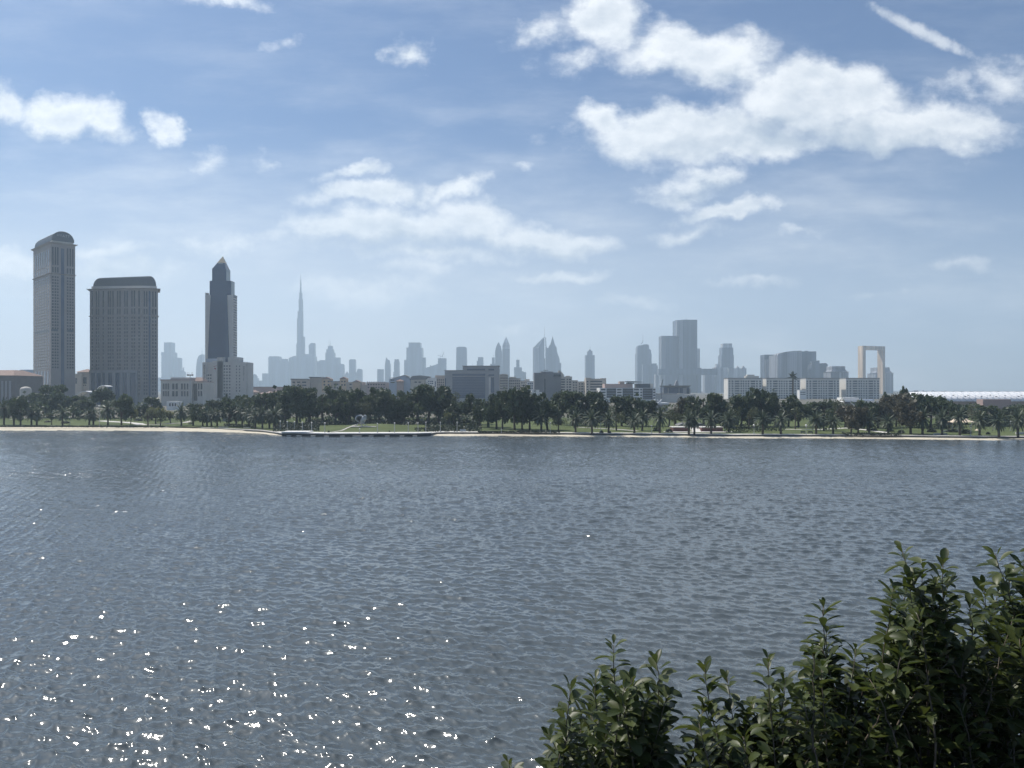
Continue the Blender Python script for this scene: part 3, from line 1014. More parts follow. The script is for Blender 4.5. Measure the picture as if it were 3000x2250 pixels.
# raised white platform and slab edge of the quay
Yq = 291.0
t_ = thing('quay', 'white-topped concrete quay with a dark wall bulging into the water before the mound', 'quay', (XX(1040, Yq), Yq, 0))
b_ = MB()
qp = [r for r in rows if 825 <= r[4] <= 1262]
b2_ = MB()
for a_, c_ in zip(qp[:-1], qp[1:]):
    b_.v.extend([])
    for mbx, (ya, yb, za, zb) in ((b_, (-.45, 2.6, GZ + .012, GZ + .20)), (b2_, (.05, .6, -1.0, GZ - .02))):
        n0 = len(mbx.v)
        for rr in (a_, c_):
            for yy_, zz_ in ((ya, za), (yb, za), (yb, zb), (ya, zb)):
                mbx.v.append((rr[0], rr[1] + yy_, zz_))
        for k in range(4):
            mbx.f.append((n0 + k, n0 + (k + 1) % 4, n0 + 4 + (k + 1) % 4, n0 + 4 + k)[::-1])
b_.build('coping', M['white'], t_)
b2_.build('wall_face', M['wet_wall'], t_)
b_ = MB()
b_.box(XX(824, 293), XX(902, 293), 293.2, 301, GZ + .21, GZ + .62)
b_.build('platform', M['white'], t_)
MO = [848, 877, 918, 957, 1004, 1047, 1088, 1135, 1178, 1216]
for px in MO:
    Yw = CAMZ * F / (interp(SHORE, px) - HZ) - .55
    X = XX(px, Yw)
    w = 1.7 if px == 1047 else .85
    b_ = MB()
    b_.box(X - w, X + w, Yw - 1.0, Yw + .3, .12, .34)
    b_.box(X - w * .8, X + w * .8, Yw - .9, Yw + .2, -.3, .12)
    b_.build('landing_step', M['concrete'], t_)

# lamp posts
def lamp_post(px, topy, footy, style, where):
    Y = (CAMZ - GZ - .05) * F / (footy - HZ)
    X = XX(px, Y)
    z0 = GZ + .02
    if style == 'mound':
        X, Y, _ = onmound(px, footy)
        z0 = lift(X, Y)
    h = ZZ(topy, Y) - z0
    look = {'quay': 'grey lantern-headed lamp post', 'globe': 'pale globe-topped lamp post', 'thin': 'thin pale lamp post'}[style]
    t_ = thing('lamp_post', look + ' ' + where, 'lamp post', (X, Y, z0), 'lamp posts along the shore')
    p_ = MB()
    r0 = .13 if style == 'quay' else .085
    p_.tube([(X, Y, z0), (X, Y, z0 + h * .5), (X, Y, z0 + h - .5)], [r0 * 1.2, r0, r0 * .8], 8)
    p_.box(X - .22, X + .22, Y - .22, Y + .22, z0, z0 + .25)
    p_.build('post', M['metal'], t_)
    l_ = MB()
    if style == 'globe':
        l_.ball((X, Y, z0 + h - .32), .42, .42, .42)
    else:
        l_.frustum(X - .14, X + .14, Y - .14, Y + .14, z0 + h - .5, X - .26, X + .26, Y - .26, Y + .26, z0 + h - .12)
        l_.pyramid(X - .32, X + .32, Y - .32, Y + .32, z0 + h - .12, X, Y, z0 + h + .12)
    l_.build('lamp_head', M['white'] if style == 'globe' else M['metal'], t_, smooth=style == 'globe')


QL = [(821, 1233, 1263), (841.5, 1234, 1263), (862.6, 1235, 1263), (886, 1236, 1264), (913, 1237, 1265), (951.6, 1238, 1267)]
for k, q in enumerate(QL):
    lamp_post(*q, 'quay', '%s of six from left by the raised white platform' % ORD[k + 1])
QR = [(1156, 1238, 1267), (1196, 1238, 1266), (1224.7, 1238, 1265), (1247.5, 1236, 1265), (1290, 1236, 1265), (1339, 1236, 1265)]
for k, q in enumerate(QR):
    lamp_post(*q, 'quay', '%s of six from left beyond the grass mound' % ORD[k + 1])
lamp_post(1106, 1240, 1268, 'quay', 'in front of the grass mound, taller')
lamp_post(1053.7, 1255, 1268, 'quay', 'in front of the mound below the sculpture, very short')
lamp_post(291, 1187, 1248, 'globe', 'on the beach lawn before the wide arched-roof tower')
lamp_post(1612, 1238, 1268, 'thin', 'beside the big palm before the ribbed grey block')
lamp_post(1760, 1240, 1269, 'thin', 'at the water walk before the stepped beige apartments')
lamp_post(1469, 1257, 1268, 'thin', 'short, below the leaning trees by the long beach')
lamp_post(1909, 1246, 1269, 'thin', 'left of the red brick terrace')
lamp_post(1982, 1223, 1250, 'globe', 'behind the left wing of the brick terrace')
lamp_post(2053, 1224, 1248, 'globe', 'behind the right wing of the brick terrace')
lamp_post(2209, 1243, 1271, 'globe', 'before the long dark hedge')
lamp_post(2362, 1244, 1272, 'globe', 'between the two dark benches')
lamp_post(2642, 1233, 1269, 'globe', 'left of the stadium trees')
lamp_post(2843, 1247, 1276, 'thin', 'below the right beige tent')
lamp_post(2961, 1234, 1262, 'thin', 'on the lawn right of the tents')
lamp_post(205, 1222, 1246, 'thin', 'on the left lawn before the tallest arched-roof tower')

# benches
for k, (px, py, lb) in enumerate(((2353, 1271, 'dark bench left of the globe lamp on the lawn'), (2375, 1271, 'dark bench right of the globe lamp on the lawn'), (2335, 1254, 'dark long bench by the lawn path under a small tree'), (2398, 1254, 'short dark bench farther along the lawn path'))):
    X, Y, _ = gp(px, py)
    z0 = lift(X, Y)
    t_ = thing('park_bench', lb, 'bench', (X, Y, z0), 'benches on the lawn')
    MB().box(X - .85, X + .85, Y - .25, Y + .25, z0 + .42, z0 + .50).build('seat', M['dark_metal'], t_)
    MB().frustum(X - .85, X + .85, Y + .22, Y + .27, z0 + .52, X - .85, X + .85, Y + .34, Y + .39, z0 + .95).build('backrest', M['dark_metal'], t_)
    for sx in (-.72, .72):
        MB().box(X + sx - .05, X + sx + .05, Y - .22, Y + .3, z0, z0 + .42).build('leg', M['dark_metal'], t_)

# sign board
X, Y, _ = gp(1356, 1266)
t_ = thing('notice_board', 'grey rectangular board standing at the quay end before the hedge', 'sign', (X, Y, GZ))
MB().box(X - 1.15, X + 1.15, Y, Y + .1, GZ + .35, GZ + 1.15).build('panel', M['bluegrey'], t_)
for sx in (-.9, .9):
    MB().box(X + sx - .05, X + sx + .05, Y + .1, Y + .2, GZ, GZ + 1.1).build('post', M['metal'], t_)

# ---- sculpture on the mound
X, Y, _ = onmound(1060, 1247)
z0 = lift(X, Y)
px2m = Y / F
t_ = thing('steel_sculpture', 'polished steel abstract sculpture of curved shells on splayed legs topping the grass mound', 'sculpture', (X, Y, z0))
b_ = MB()
b_.box(X - 29 * px2m, X + 42 * px2m, Y - 2.2, Y + 2.5, z0 - .15, z0 + .12)
b_.build('plinth', M['paving'], t_)


def shell(cx, cz, r, tilt, a0, a1, thick, wd_):
    """a curved crescent shell"""
    v_, f_ = [], []
    N = 18
    for i in range(N + 1):
        a = R(a0 + (a1 - a0) * i / N)
        wv = wd_ * (math.sin(math.pi * i / N) ** .6 + .05)
        for sgn, rr in ((-1, r), (1, r), (1, r - thick), (-1, r - thick)):
            v_.append((X + cx + rr * math.cos(a), Y + sgn * wv + tilt * rr * math.sin(a), z0 + cz + rr * math.sin(a)))
    for i in range(N):
        for k in range(4):
            f_.append((i * 4 + k, i * 4 + (k + 1) % 4, i * 4 + 4 + (k + 1) % 4, i * 4 + 4 + k))
    f_ += [(0, 1, 2, 3), (N * 4 + 3, N * 4 + 2, N * 4 + 1, N * 4)]
    return MB().add(v_, f_)


shell(-7 * px2m, 24 * px2m, 10.5 * px2m, .25, 20, 265, .5, 1.9).build('crescent_shell', M['steel'], t_, smooth=False)
b_ = MB()
b_.ball((X - 6 * px2m, Y + .3, z0 + 24 * px2m), 7.5 * px2m, .8, 7.5 * px2m, 14, 8)
b_.build('dark_inner_shell', M['dark_metal'], t_, smooth=True)
b_ = MB()
b_.tube([(X - 4 * px2m, Y, z0 + 7 * px2m), (X + 1 * px2m, Y, z0 + 16 * px2m), (X + 7 * px2m, Y, z0 + 25 * px2m), (X + 10 * px2m, Y, z0 + 33 * px2m)], [.5, 1.05, 1.15, .5], 12)
b_.build('twisted_body', M['steel'], t_, smooth=True)
shell(7 * px2m, 29 * px2m, 5.5 * px2m, -.3, -60, 150, .4, 1.3).build('upper_shell', M['steel'], t_)
b_ = MB()
b_.ball((X + 5 * px2m, Y - .5, z0 + 11 * px2m), 5 * px2m, .5, 2.0 * px2m)
b_.build('lower_disc', M['steel'], t_, smooth=True)
for (ax, az, bx_, by_) in ((-7, 14, -17, -.6), (-2, 9, 4, -1.2), (3, 10, 16, .8), (-3, 10, -4, 1.4)):
    MB().tube([(X + ax * px2m, Y, z0 + az * px2m), (X + bx_ * px2m, Y + by_, z0 + .1)], [.14, .11], 8).build('leg', M['steel'], t_, smooth=True)

# ---- red brick terrace
Yb = 305.0
t_ = thing('brick_terrace', 'red brick terrace walls with pale caps and a wide ramp between them', 'terrace wall', (XX(2045, Yb), Yb, GZ))
for x0, x1 in ((1972, 2020), (2056, 2118)):
    MB().box(XX(x0, Yb), XX(x1, Yb), Yb, Yb + 6, GZ, ZZ(1253, Yb)).build('brick_wall', M['brick'], t_)
    MB().box(XX(x0 - 1, Yb), XX(x1 + 1, Yb), Yb - .3, Yb + 6.3, ZZ(1253, Yb) + .003, ZZ(1250.5, Yb)).build('cap', M['concrete'], t_)
    MB().box(XX(x0, Yb), XX(x1, Yb), Yb - .35, Yb - .003, GZ, GZ + .55).build('step_bench', M['brick'], t_)
b_ = MB()
Yr0, Yr1 = 302.0, 316.0
b_.add([(XX(2030, Yr0), Yr0, GZ + .1), (XX(2054, Yr0), Yr0, GZ + .1), (XX(2046, Yr1), Yr1, 3.0), (XX(2022, Yr1), Yr1, 3.0), (XX(2030, Yr0), Yr0, GZ - .3), (XX(2054, Yr0), Yr0, GZ - .3), (XX(2046, Yr1), Yr1, GZ - .3), (XX(2022, Yr1), Yr1, GZ - .3)],
       [(0, 1, 2, 3), (0, 4, 5, 1), (1, 5, 6, 2), (2, 6, 7, 3), (3, 7, 4, 0)])
b_.build('ramp', M['concrete'], t_)
MB().box(XX(1945, 303), XX(2150, 303), 299.5, 304.7, GZ - .2, GZ + .12).build('forecourt', M['concrete'], t_)
Yp = 325.0
t_ = thing('shade_pavilion', 'low grey open pavilion with a pitched roof standing behind the brick terrace', 'pavilion', (XX(2040, Yp), Yp, GZ))
MB().slab([(XX(1986, Yp), ZZ(1247, Yp)), (XX(2072, Yp), ZZ(1247, Yp)), (XX(2060, Yp), ZZ(1241, Yp)), (XX(2000, Yp), ZZ(1240, Yp))], Yp, Yp + 7).build('roof', M['grey_roof'], t_)
for px in (1990, 2012, 2034, 2054, 2068):
    MB().box(XX(px, Yp) - .12, XX(px, Yp) + .12, Yp + .4, Yp + .64, GZ, ZZ(1247, Yp)).build('column', M['metal'], t_)

# ---- shade tents and umbrella
def tent(px0, px1, apx, apy, ey, footy, label):
    Y = (CAMZ - GZ) * F / (footy - HZ)
    x0, x1 = XX(px0, Y), XX(px1, Y)
    zt, ze = ZZ(apy, Y), ZZ(ey, Y)
    ax = XX(apx, Y)
    d = (x1 - x0) * .8
    t_ = thing('shade_tent', label, 'tent', ((x0 + x1) / 2, Y, GZ), 'beige shade tents')
    b_ = MB()
    N = 8
    pts = []
    rings = 6
    for j in range(rings):
        q = j / (rings - 1)
        hgt = zt + (ze - zt) * (q ** .6)
        for i in range(4 * N):
            s = i / (4 * N) * 4
            k = int(s)
            u_ = s - k
            cx_ = [(0, 0), (1, 0), (1, 1), (0, 1), (0, 0)]
            ex = cx_[k][0] + (cx_[k + 1][0] - cx_[k][0]) * u_
            ey_ = cx_[k][1] + (cx_[k + 1][1] - cx_[k][1]) * u_
            sag = .25 * math.sin(math.pi * u_) * q
            X_, Y_ = x0 + (x1 - x0) * ex, Y + d * ey_
            b_.v.append((ax + (X_ - ax) * q, Y + d / 2 + (Y_ - Y - d / 2) * q, hgt + sag * .6))
    n_ = 4 * N
    for j in range(rings - 1):
        for i in range(n_):
            b_.f.append((j * n_ + i, j * n_ + (i + 1) % n_, (j + 1) * n_ + (i + 1) % n_, (j + 1) * n_ + i))
    b_.build('canopy', M['tent'], t_)
    for cx_, cy_ in ((x0, Y), (x1, Y), (x1, Y + d), (x0, Y + d)):
        MB().tube([(cx_, cy_, GZ), (cx_, cy_, ze)], .09, 8).build('pole', M['metal'], t_)


tent(2790, 2824, 2803, 1225, 1238, 1267, 'left beige pointed shade tent half hidden by a palm trunk')
tent(2824, 2867, 2841, 1226, 1238, 1267, 'right beige pointed shade tent with the broader roof')
X, Y, _ = gp(2862, 1272)
t_ = thing('garden_umbrella', 'small beige umbrella below the two shade tents', 'umbrella', (X, Y, GZ))
b_ = MB()
zt = ZZ(1256.5, Y)
for k in range(8):
    a0, a1 = k * math.pi / 4, (k + 1) * math.pi / 4
    b_.add([(X, Y, zt), (X + .85 * math.cos(a0), Y + .85 * math.sin(a0), zt - .55), (X + .85 * math.cos(a1), Y + .85 * math.sin(a1), zt - .55)], [(0, 1, 2)])
b_.build('canopy', M['tent'], t_)
MB().tube([(X, Y, GZ), (X, Y, zt)], .05, 6).build('pole', M['metal'], t_)

# low pale walls on the right bank
for k, (x0, x1, py, h, lb) in enumerate(((2736, 2776, 1273, .45, 'low white wall by the water walk under the right-hand trees'), (2760, 2781, 1266, .7, 'white bench wall left of the tents under trees'),
                                          (2977, 3010, 1272, .8, 'pale table-like wall at the picture edge beside a palm'), (640, 668, 1253, .3, 'low white kerb under the palms left of the quay'), (712, 735, 1255, .35, 'second low white kerb nearer the quay under palms'))):
    X0, Y, _ = gp(x0, py)
    X1 = XX(x1, Y)
    tag(MB().box(X0, X1, Y, Y + .5, GZ - .1, GZ + .1 + h).build('low_wall', M['concrete']), lb, 'wall')

# ================================================================== buildings beyond the park
BZ = 1.55


def bld(name, label, px, Y, cat='building', group=None):
    return thing(name, label, cat, (XX(px, Y), Y, BZ), group)


def pb(mb, x0, x1, yt, Y, d, yb=None, dy=0.0):
    """a block given by its photograph outline at depth Y; yb None means it stands on the ground"""
    return mb.box(XX(x0, Y), XX(x1, Y), Y + dy, Y + dy + d, BZ - .3 if yb is None else ZZ(yb, Y), ZZ(yt, Y))


def fbox(mb, P0, P1, s0, s1, z0, z1, out=.1, deep=.4):
    """a box on the face that runs from P0 (left) to P1 (right)"""
    d = Vector((P1[0] - P0[0], P1[1] - P0[1]))
    d.normalize()
    n = Vector((d.y, -d.x))
    a = Vector(P0[:2]) + d * s0
    b = Vector(P0[:2]) + d * s1
    q = [a + n * out, b + n * out, b - n * deep, a - n * deep]
    return mb.prism([(p.x, p.y) for p in q], z0, z1)


def openings(parent, boxes, mat, name='window'):
    """boxes: functions of an MB with a size; the hundred largest become parts of their own, the rest one part"""
    boxes = sorted(boxes, key=lambda q: -q[0])
    for sz_, fn in boxes[:100]:
        b_ = MB()
        fn(b_)
        b_.build(name, mat, parent)
    if len(boxes) > 100:
        b_ = MB()
        for sz_, fn in boxes[100:]:
            fn(b_)
        tag(b_.build(name, mat, parent), kind='stuff')


def fwin(P0, P1, s0, s1, z0, z1, out=.1):
    return ((s1 - s0) * (z1 - z0), lambda mb: fbox(mb, P0, P1, s0, s1, z0, z1, out))


def front(x0, x1, y0, y1, Y, out=.1):
    """a window on a wall facing the creek, given by its photograph outline"""
    A, B = XX(x0, Y), XX(x1, Y)
    za, zb = ZZ(y1, Y), ZZ(y0, Y)
    return ((B - A) * (zb - za), lambda mb: mb.box(A, B, Y - out, Y + .3, za, zb))


def spread(x0, x1, n, frac=.55):
    p = (x1 - x0) / n
    return [(x0 + p * (i + .5 - frac / 2), x0 + p * (i + .5 + frac / 2)) for i in range(n)]


def grid(xs, ys, Y, out=.1):
    return [front(a, b, c, d, Y, out) for a, b in xs for c, d in ys]


# ---- tallest tower with the arched roof (stands corner on)
D0 = 750.0
cx = XX(149, D0)
v = Vector((.698, .716))
ang = math.atan2(v.y, v.x)
T = thing('hotel_tower', 'tallest stone tower with an arched dark roof standing corner on at the far left', 'tower', (cx, D0, BZ), None, ang)
Wd, Ln = 21.5, 61.0
zt = ZZ(713, D0) - BZ
zz = lambda py: ZZ(py, D0) - BZ
MB().box(0, Wd, 0, Ln, -.3, zt).build('wall', M['stone'], T)
b_ = MB()
b_.frustum(-.3, Wd + .3, -.3, Ln + .3, zt, -2.2, Wd + 2.2, -2.2, Ln + 2.2, zt + 1.4)
b_.build('cornice', M['stone'], T)
MB().frustum(-.2, Wd + .2, -.2, Ln + .2, zz(802), -1.1, Wd + 1.1, -1.1, Ln + 1.1, zz(800)).build('string_course', M['stone'], T)
za = zz(703)
MB().box(1.2, Wd - 1.2, 1.2, Ln - 1.2, zt + 1.4, za).build('attic', M['stone_pale'], T)
N = 16
pr = [(Wd / 2 + (Wd / 2 - 1.0) * math.cos(math.pi * i / N), za + .003 + (zz(674) - za) * math.sin(math.pi * i / N) ** .9) for i in range(N + 1)]
R_ = MB().slab(pr, .6, Ln - .6).build('roof', M['dark_roof'], T)
b_ = MB()
for i in range(N):
    p, q = pr[i], pr[i + 1]
    b_.tube([(p[0], .55, p[1]), (q[0], .55, q[1])], .35, 5)
b_.build('gable_rim', M['dark_metal'], R_)
b_ = MB()
for k in range(14):
    y_ = 4 + k * 4.1
    for i in range(0, N, 1):
        p, q = pr[i], pr[i + 1]
        b_.tube([(p[0], y_, p[1] + .05), (q[0], y_, q[1] + .05)], .16, 4, False)
b_.build('roof_ribs', M['dark_metal'], R_)


def text(body, size, loc, rot, mat, parent, name='sign_lettering', align='CENTER', spacing=1.0, line=1.0):
    c = bpy.data.curves.new(name, 'FONT')
    c.body = body
    c.size = size
    c.extrude = .12
    c.align_x = align
    c.align_y = 'CENTER'
    c.space_character = spacing
    c.space_line = line
    tmp = bpy.data.objects.new(name, c)
    COL.objects.link(tmp)
    bpy.context.view_layer.update()
    me_ = bpy.data.meshes.new_from_object(tmp.evaluated_get(bpy.context.evaluated_depsgraph_get()))
    bpy.data.objects.remove(tmp)
    me_.name = name
    me_.materials.clear()
    me_.materials.append(mat)
    o = bpy.data.objects.new(name, me_)
    COL.objects.link(o)
    o.parent = parent
    off = ORG.get(parent.name, Vector((0, 0, 0)))
    o.location = Vector(loc) - off
    o.rotation_euler = rot
    return o


text('HYATT', 3.4, (Wd / 2 + .3, .35, zz(686.5)), (R(90), 0, 0), M['metal'], T, spacing=1.12)
W0 = []
F0, F1 = (0, 0), (Wd, 0)
L0, L1 = (0, Ln), (0, 0)
sx = lambda px: (px - 149) / 72 * Wd
rowsz = [zz(808) - 2.95 * k for k in range(31)]
for a, b in ((152.5, 157), (160, 164.5), (167, 171.5), (196, 200.5), (204, 208.5), (211.5, 216)):
    s0, s1 = sx(a), sx(b)
    for z in rowsz:
        if abs(z - zz(967)) > 2.2:
            W0.append(fwin(F0, F1, s0, s1, z - 1.7, z, .06))
    W0.append(fwin(F0, F1, s0, s1, zz(775), zz(722), .06))
    W0.append(fwin(F0, F1, s0, s1, zz(797), zz(781), .06))
for k in range(7):
    s0 = 4.2 + k * 7.6
    for z in rowsz:
        W0.append(fwin(L0, L1, s0 + 2.2, s0 + 5.4, z - 1.9, z, .08))
    W0.append(fwin(L0, L1, s0 + 2.0, s0 + 5.2, zz(777), zz(728), .08))
    W0.append(fwin(L0, L1, s0 + 2.0, s0 + 5.2, zz(797), zz(781), .08))
openings(T, W0, M['glass'])
b_ = MB()
fbox(b_, F0, F1, sx(178.5), sx(188), 3, zz(724), .12)
b_.build('glass_strip', M['glass_navy'], T)
for a, b in ((150.5, 170), (196, 216.5)):
    b_ = MB()
    fbox(b_, F0, F1, sx(a), sx(b), zz(970), zz(963.5), .16)
    b_.build('louvre_band', M['dark_roof'], T)
b_ = MB()
fbox(b_, L0, L1, 6, 55, zz(970), zz(964), .16)
b_.build('louvre_band', M['dark_roof'], T)
for k in range(5):
    b_ = MB()
    fbox(b_, L0, L1, 8 + k * 10.2, 13 + k * 10.2, 1, zz(1086), .16)
    b_.build('tall_glazing', M['glass_navy'], T)

# ---- broad tower with the arched roof
D1 = 800.0
Apt, Cpt, Bpt, B2, A2 = (-443.1, 806.0), (-385.8, 800.0), (-370.6, 804.0), (-386, 834), (-456, 838)
T = thing('hotel_tower', 'broad stone tower with a long rounded dark roof, second from the far left', 'tower', (-405, 802, BZ))
zz = lambda py: ZZ(py, D1)
poly = [Apt, Cpt, Bpt, B2, A2]
MB().prism(poly, BZ - .3, zz(846)).build('wall', M['stone'], T)
cen = Vector((-405, 818))


def grow(k, pl=poly):
    out_ = []
    for p in pl:
        d = Vector(p) - cen
        out_.append((p[0] + d.x / d.length * k, p[1] + d.y / d.length * k))
    return out_


b_ = MB()
g0, g1 = grow(.2), grow(3.6)
n = 5
b_.add([(x, y, zz(846)) for x, y in g0] + [(x, y, zz(844.5)) for x, y in g1], [tuple(range(n))[::-1], tuple(range(n, 2 * n))] + [(i, (i + 1) % n, n + (i + 1) % n, n + i) for i in range(n)])
b_.build('cornice', M['stone'], T)
MB().prism(grow(1.2), zz(925.5), zz(924)).build('string_course', M['stone'], T)
MB().prism(grow(-1.6), zz(844.5) - .01, zz(836.5)).build('attic', M['stone_pale'], T)
prof = []
xl, xr = XX(266, 802), XX(452, 802)
zl, zr = zz(836.5) + .004, zz(812)
zr2 = zz(806.5)
for i in range(9):
    a = math.pi / 2 * i / 8
    prof.append((xr - 6.5 + 6.5 * math.cos(a), zl + (zr2 - zl) * math.sin(a)))
for i in range(9):
    a = math.pi / 2 * (1 - i / 8)
    prof.append((xl + 8 - 8 * math.cos(a), zl + (zr - zl) * math.sin(a)))
b_ = MB().slab(prof, 806.5, 831)
b_.v = [(x_ - .468 * (y_ - 806.5), y_, z_) for x_, y_, z_ in b_.v]
R_ = b_.build('roof', M['dark_roof'], T)
b_ = MB()
for k in range(26):
    x_ = xl + 9 + k * (xr - xl - 16) / 25
    b_.box(x_ - .45, x_ + .45, 806.2, 806.5, zr - 1.0 + (zr2 - zr) * (k / 25), zr + .25 + (zr2 - zr) * (k / 25))
b_.build('ridge_lights', M['glass_pale'], R_)
b_ = MB()
for k in range(30):
    x_ = xl + 3 + k * (xr - xl - 6) / 29
    b_.box(x_ - .15, x_ + .15, 806.25, 806.5, zl + .3, zl + 6.0)
b_.build('roof_ribs', M['dark_metal'], R_)
W0, W1 = [], []
fs = lambda px: (px - 263) / 152 * 57.6
gs = lambda px: (px - 415) / 48 * 15.7
rowsy = [927.5 + 10.6 * k for k in range(22)]
for a, b in ((269, 272.5), (281, 285), (288, 291), (301, 305), (316, 320), (322, 326), (329.5, 333.5), (343, 347), (350, 354), (364, 368), (371, 375), (385, 389), (392, 396.5), (405.5, 410)):
    for y_ in rowsy:
        if y_ < 1082 or a > 402:
            W0.append(fwin(Apt, Cpt, fs(a), fs(b), zz(y_ + 6.2), zz(y_)))
    W0.append(fwin(Apt, Cpt, fs(a), fs(b), zz(898.5), zz(851)))
    W0.append(fwin(Apt, Cpt, fs(a), fs(b), zz(920.5), zz(903)))
for a, b in ((421, 425), (428, 432), (446, 450), (454, 458)):
    for y_ in rowsy:
        W0.append(fwin(Cpt, Bpt, gs(a), gs(b), zz(y_ + 6.2), zz(y_)))
    W0.append(fwin(Cpt, Bpt, gs(a), gs(b), zz(898.5), zz(853)))
    W0.append(fwin(Cpt, Bpt, gs(a), gs(b), zz(920.5), zz(904)))
openings(T, W0, M['glass'])
b_ = MB()
fbox(b_, Cpt, Bpt, gs(435.5), gs(441), 3, zz(852), .12)
b_.build('glass_strip', M['glass_navy'], T)
b_ = MB()
fbox(b_, Apt, Cpt, fs(264), fs(402.5), BZ, zz(1088), .25)
b_.build('base_glazing', M['glass_navy'], T)
for a, b in ((263.5, 268), (279, 284), (297, 301), (309, 318), (330, 339), (352, 361), (373.5, 382), (399, 403)):
    b_ = MB()
    fbox(b_, Apt, Cpt, fs(a), fs(b), BZ, zz(1092), .9)
    b_.build('pier', M['stone_grey'], T)
b_ = MB()
fbox(b_, Apt, Cpt, fs(262.5), fs(403.5), zz(1092) + .01, zz(1085), 1.0)
b_.build('lintel', M['stone_grey'], T)

# ---- pyramid-topped tower
Y = 900.0
T = bld('office_tower', 'dark glass tower with a golden pyramid top and pale stone corners', 647, Y, 'tower')
x = lambda p: XX(p, Y)
z = lambda p: ZZ(p, Y)
b_ = MB()
b_.box(x(601), x(682.5), Y, Y + 13.5, BZ - .3, z(864))
b_.box(x(601), x(607), Y - .02, Y + 6, z(864), z(857.5))
b_.build('stone_wall', M['stone_pale'], T)
b_ = MB()
pl = [(x(609), z(1062)), (x(672), z(1062)), (x(665.5), z(858)), (x(618.5), z(858))]
b_.slab(pl, Y - 1.0, Y + 2)
b_.box(x(613.5), x(676.5), Y + .6, Y + 12, z(866), z(822.5))
b_.build('glass_shaft', M['glass_navy'], T)
b_ = MB()
b_.box(x(621.8), x(662.5), Y - .6, Y + 13, z(823), z(787))
b_.build('upper_shaft', M['glass_navy'], T)
MB().box(x(662.5) + .003, x(662.5) + .25, Y + .2, Y + 12.9, z(822), z(788)).build('side_glazing', M['glass_pale'], T)
MB().box(x(676.5) + .003, x(676.5) + .25, Y + 1, Y + 11.5, z(864), z(824)).build('side_glazing', M['glass_pale'], T)
b_ = MB()
xm, ym = x(647.5), Y + 6
zp = z(769)
tt = (z(787) - z(769)) / (z(787) - z(748))
lx = lambda a: a + (xm - a) * tt
b_.frustum(x(622.5), x(662), Y - .4, Y + 12.4, z(787) + .003, lx(x(622.5)), lx(x(662)), Y - .4 + 6.4 * tt, Y + 12.4 - 6.4 * tt, zp)
b_.build('sloped_glazing', M['glass_navy'], T)
MB().box(lx(x(622.5)) + 1.4, lx(x(662)) - 1.4, Y - .4 + 6.4 * tt - .6, Y + 6, zp - 2.0, zp - .4).build('lantern_window', M['glass_pale'], T)
MB().pyramid(lx(x(622.5)) - .2, lx(x(662)) + .2, Y - .6 + 6.4 * tt, Y + 12.6 - 6.4 * tt, zp + .004, xm, ym, z(748)).build('pyramid_cap', M['gold'], T)
for k in range(25):
    y_ = 868 + k * 7.4
    b_ = MB()
    b_.box(x(682.5), x(682.5) + .22, Y + 1.5, Y + 12.5, z(y_ + 3.6), z(y_))
    b_.build('window', M['glass'], T)
b_ = MB()
b_.box(x(682.5) + .003, x(682.5) + .3, Y + 1, Y + 13.3, z(867.6), z(866.4) + 1.4)
b_.build('top_louvre', M['dark_roof'], T)

# ---- hotel below it
Y = 880.0
T = bld('hotel_building', 'pale stepped hotel with small square windows and vertical lettering below the pyramid-topped tower', 657, Y)
b_ = MB()
pb(b_, 593, 722, 1061, Y, 22, None, 1.6)
pb(b_, 593, 604, 1063, Y, 3)
pb(b_, 622, 653, 1058, Y, 3)
pb(b_, 636.5, 652.5, 1047, Y, 8)
pb(b_, 681, 722, 1061, Y, 3)
pb(b_, 667, 699.5, 1046.5, Y, 14, 1062, 1.0)
b_.build('wall', M['stone_pale'], T)
pb(MB(), 598, 640, 1050, Y, 10, 1061.5, 4).build('rooftop_plant', M['bluegrey'], T)
hw = []
for a in (605.5, 611.5, 617.5):
    hw += [front(a - 1.7, a + 1.7, y_, y_ + 4.5, Y + 1.6) for y_ in [1097 + 9.1 * k for k in range(9)]]
for a in (657.5, 665, 673):
    hw += [front(a - 1.9, a + 1.9, y_, y_ + 4.5, Y + 1.6) for y_ in [1070 + 9.1 * k for k in range(11)]]
for a in (693, 702):
    hw += [front(a - 1.4, a + 1.4, y_, y_ + 4.2, Y) for y_ in [1071 + 9.0 * k for k in range(9)]]
openings(T, hw, M['glass'])
for px, ya, yb in ((714.3, 1073, 1115), (599.2, 1069, 1113)):
    text('\n'.join('MÖVENPICK'), 2.2, (XX(px, Y), Y - .1, ZZ((ya + yb) / 2, Y)), (R(90), 0, 0), M['dark_metal'], T, line=.85)
b_ = MB()
b_.tube([(x_ := XX(625.5, Y), Y - .1, ZZ(1073.5, Y)), (XX(629, Y), Y - .1, ZZ(1074, Y)), (XX(632, Y), Y - .1, ZZ(1072.5, Y)), (XX(635, Y), Y - .1, ZZ(1070.5, Y))], [.2, .42, .4, .15], 6)
b_.slab([(XX(627.5, Y), ZZ(1082, Y)), (XX(629.5, Y), ZZ(1081, Y)), (XX(632.5, Y), ZZ(1083, Y)), (XX(633, Y), ZZ(1077, Y)), (XX(631.5, Y), ZZ(1078.5, Y)), (XX(628, Y), ZZ(1077.5, Y))], Y - .14, Y - .02)
b_.build('sign_emblem', M['red'], T)
b_ = MB()
pb(b_, 572, 646, 1166, Y, 10, None, -12)
b_.build('podium', M['stone_pale'], T)

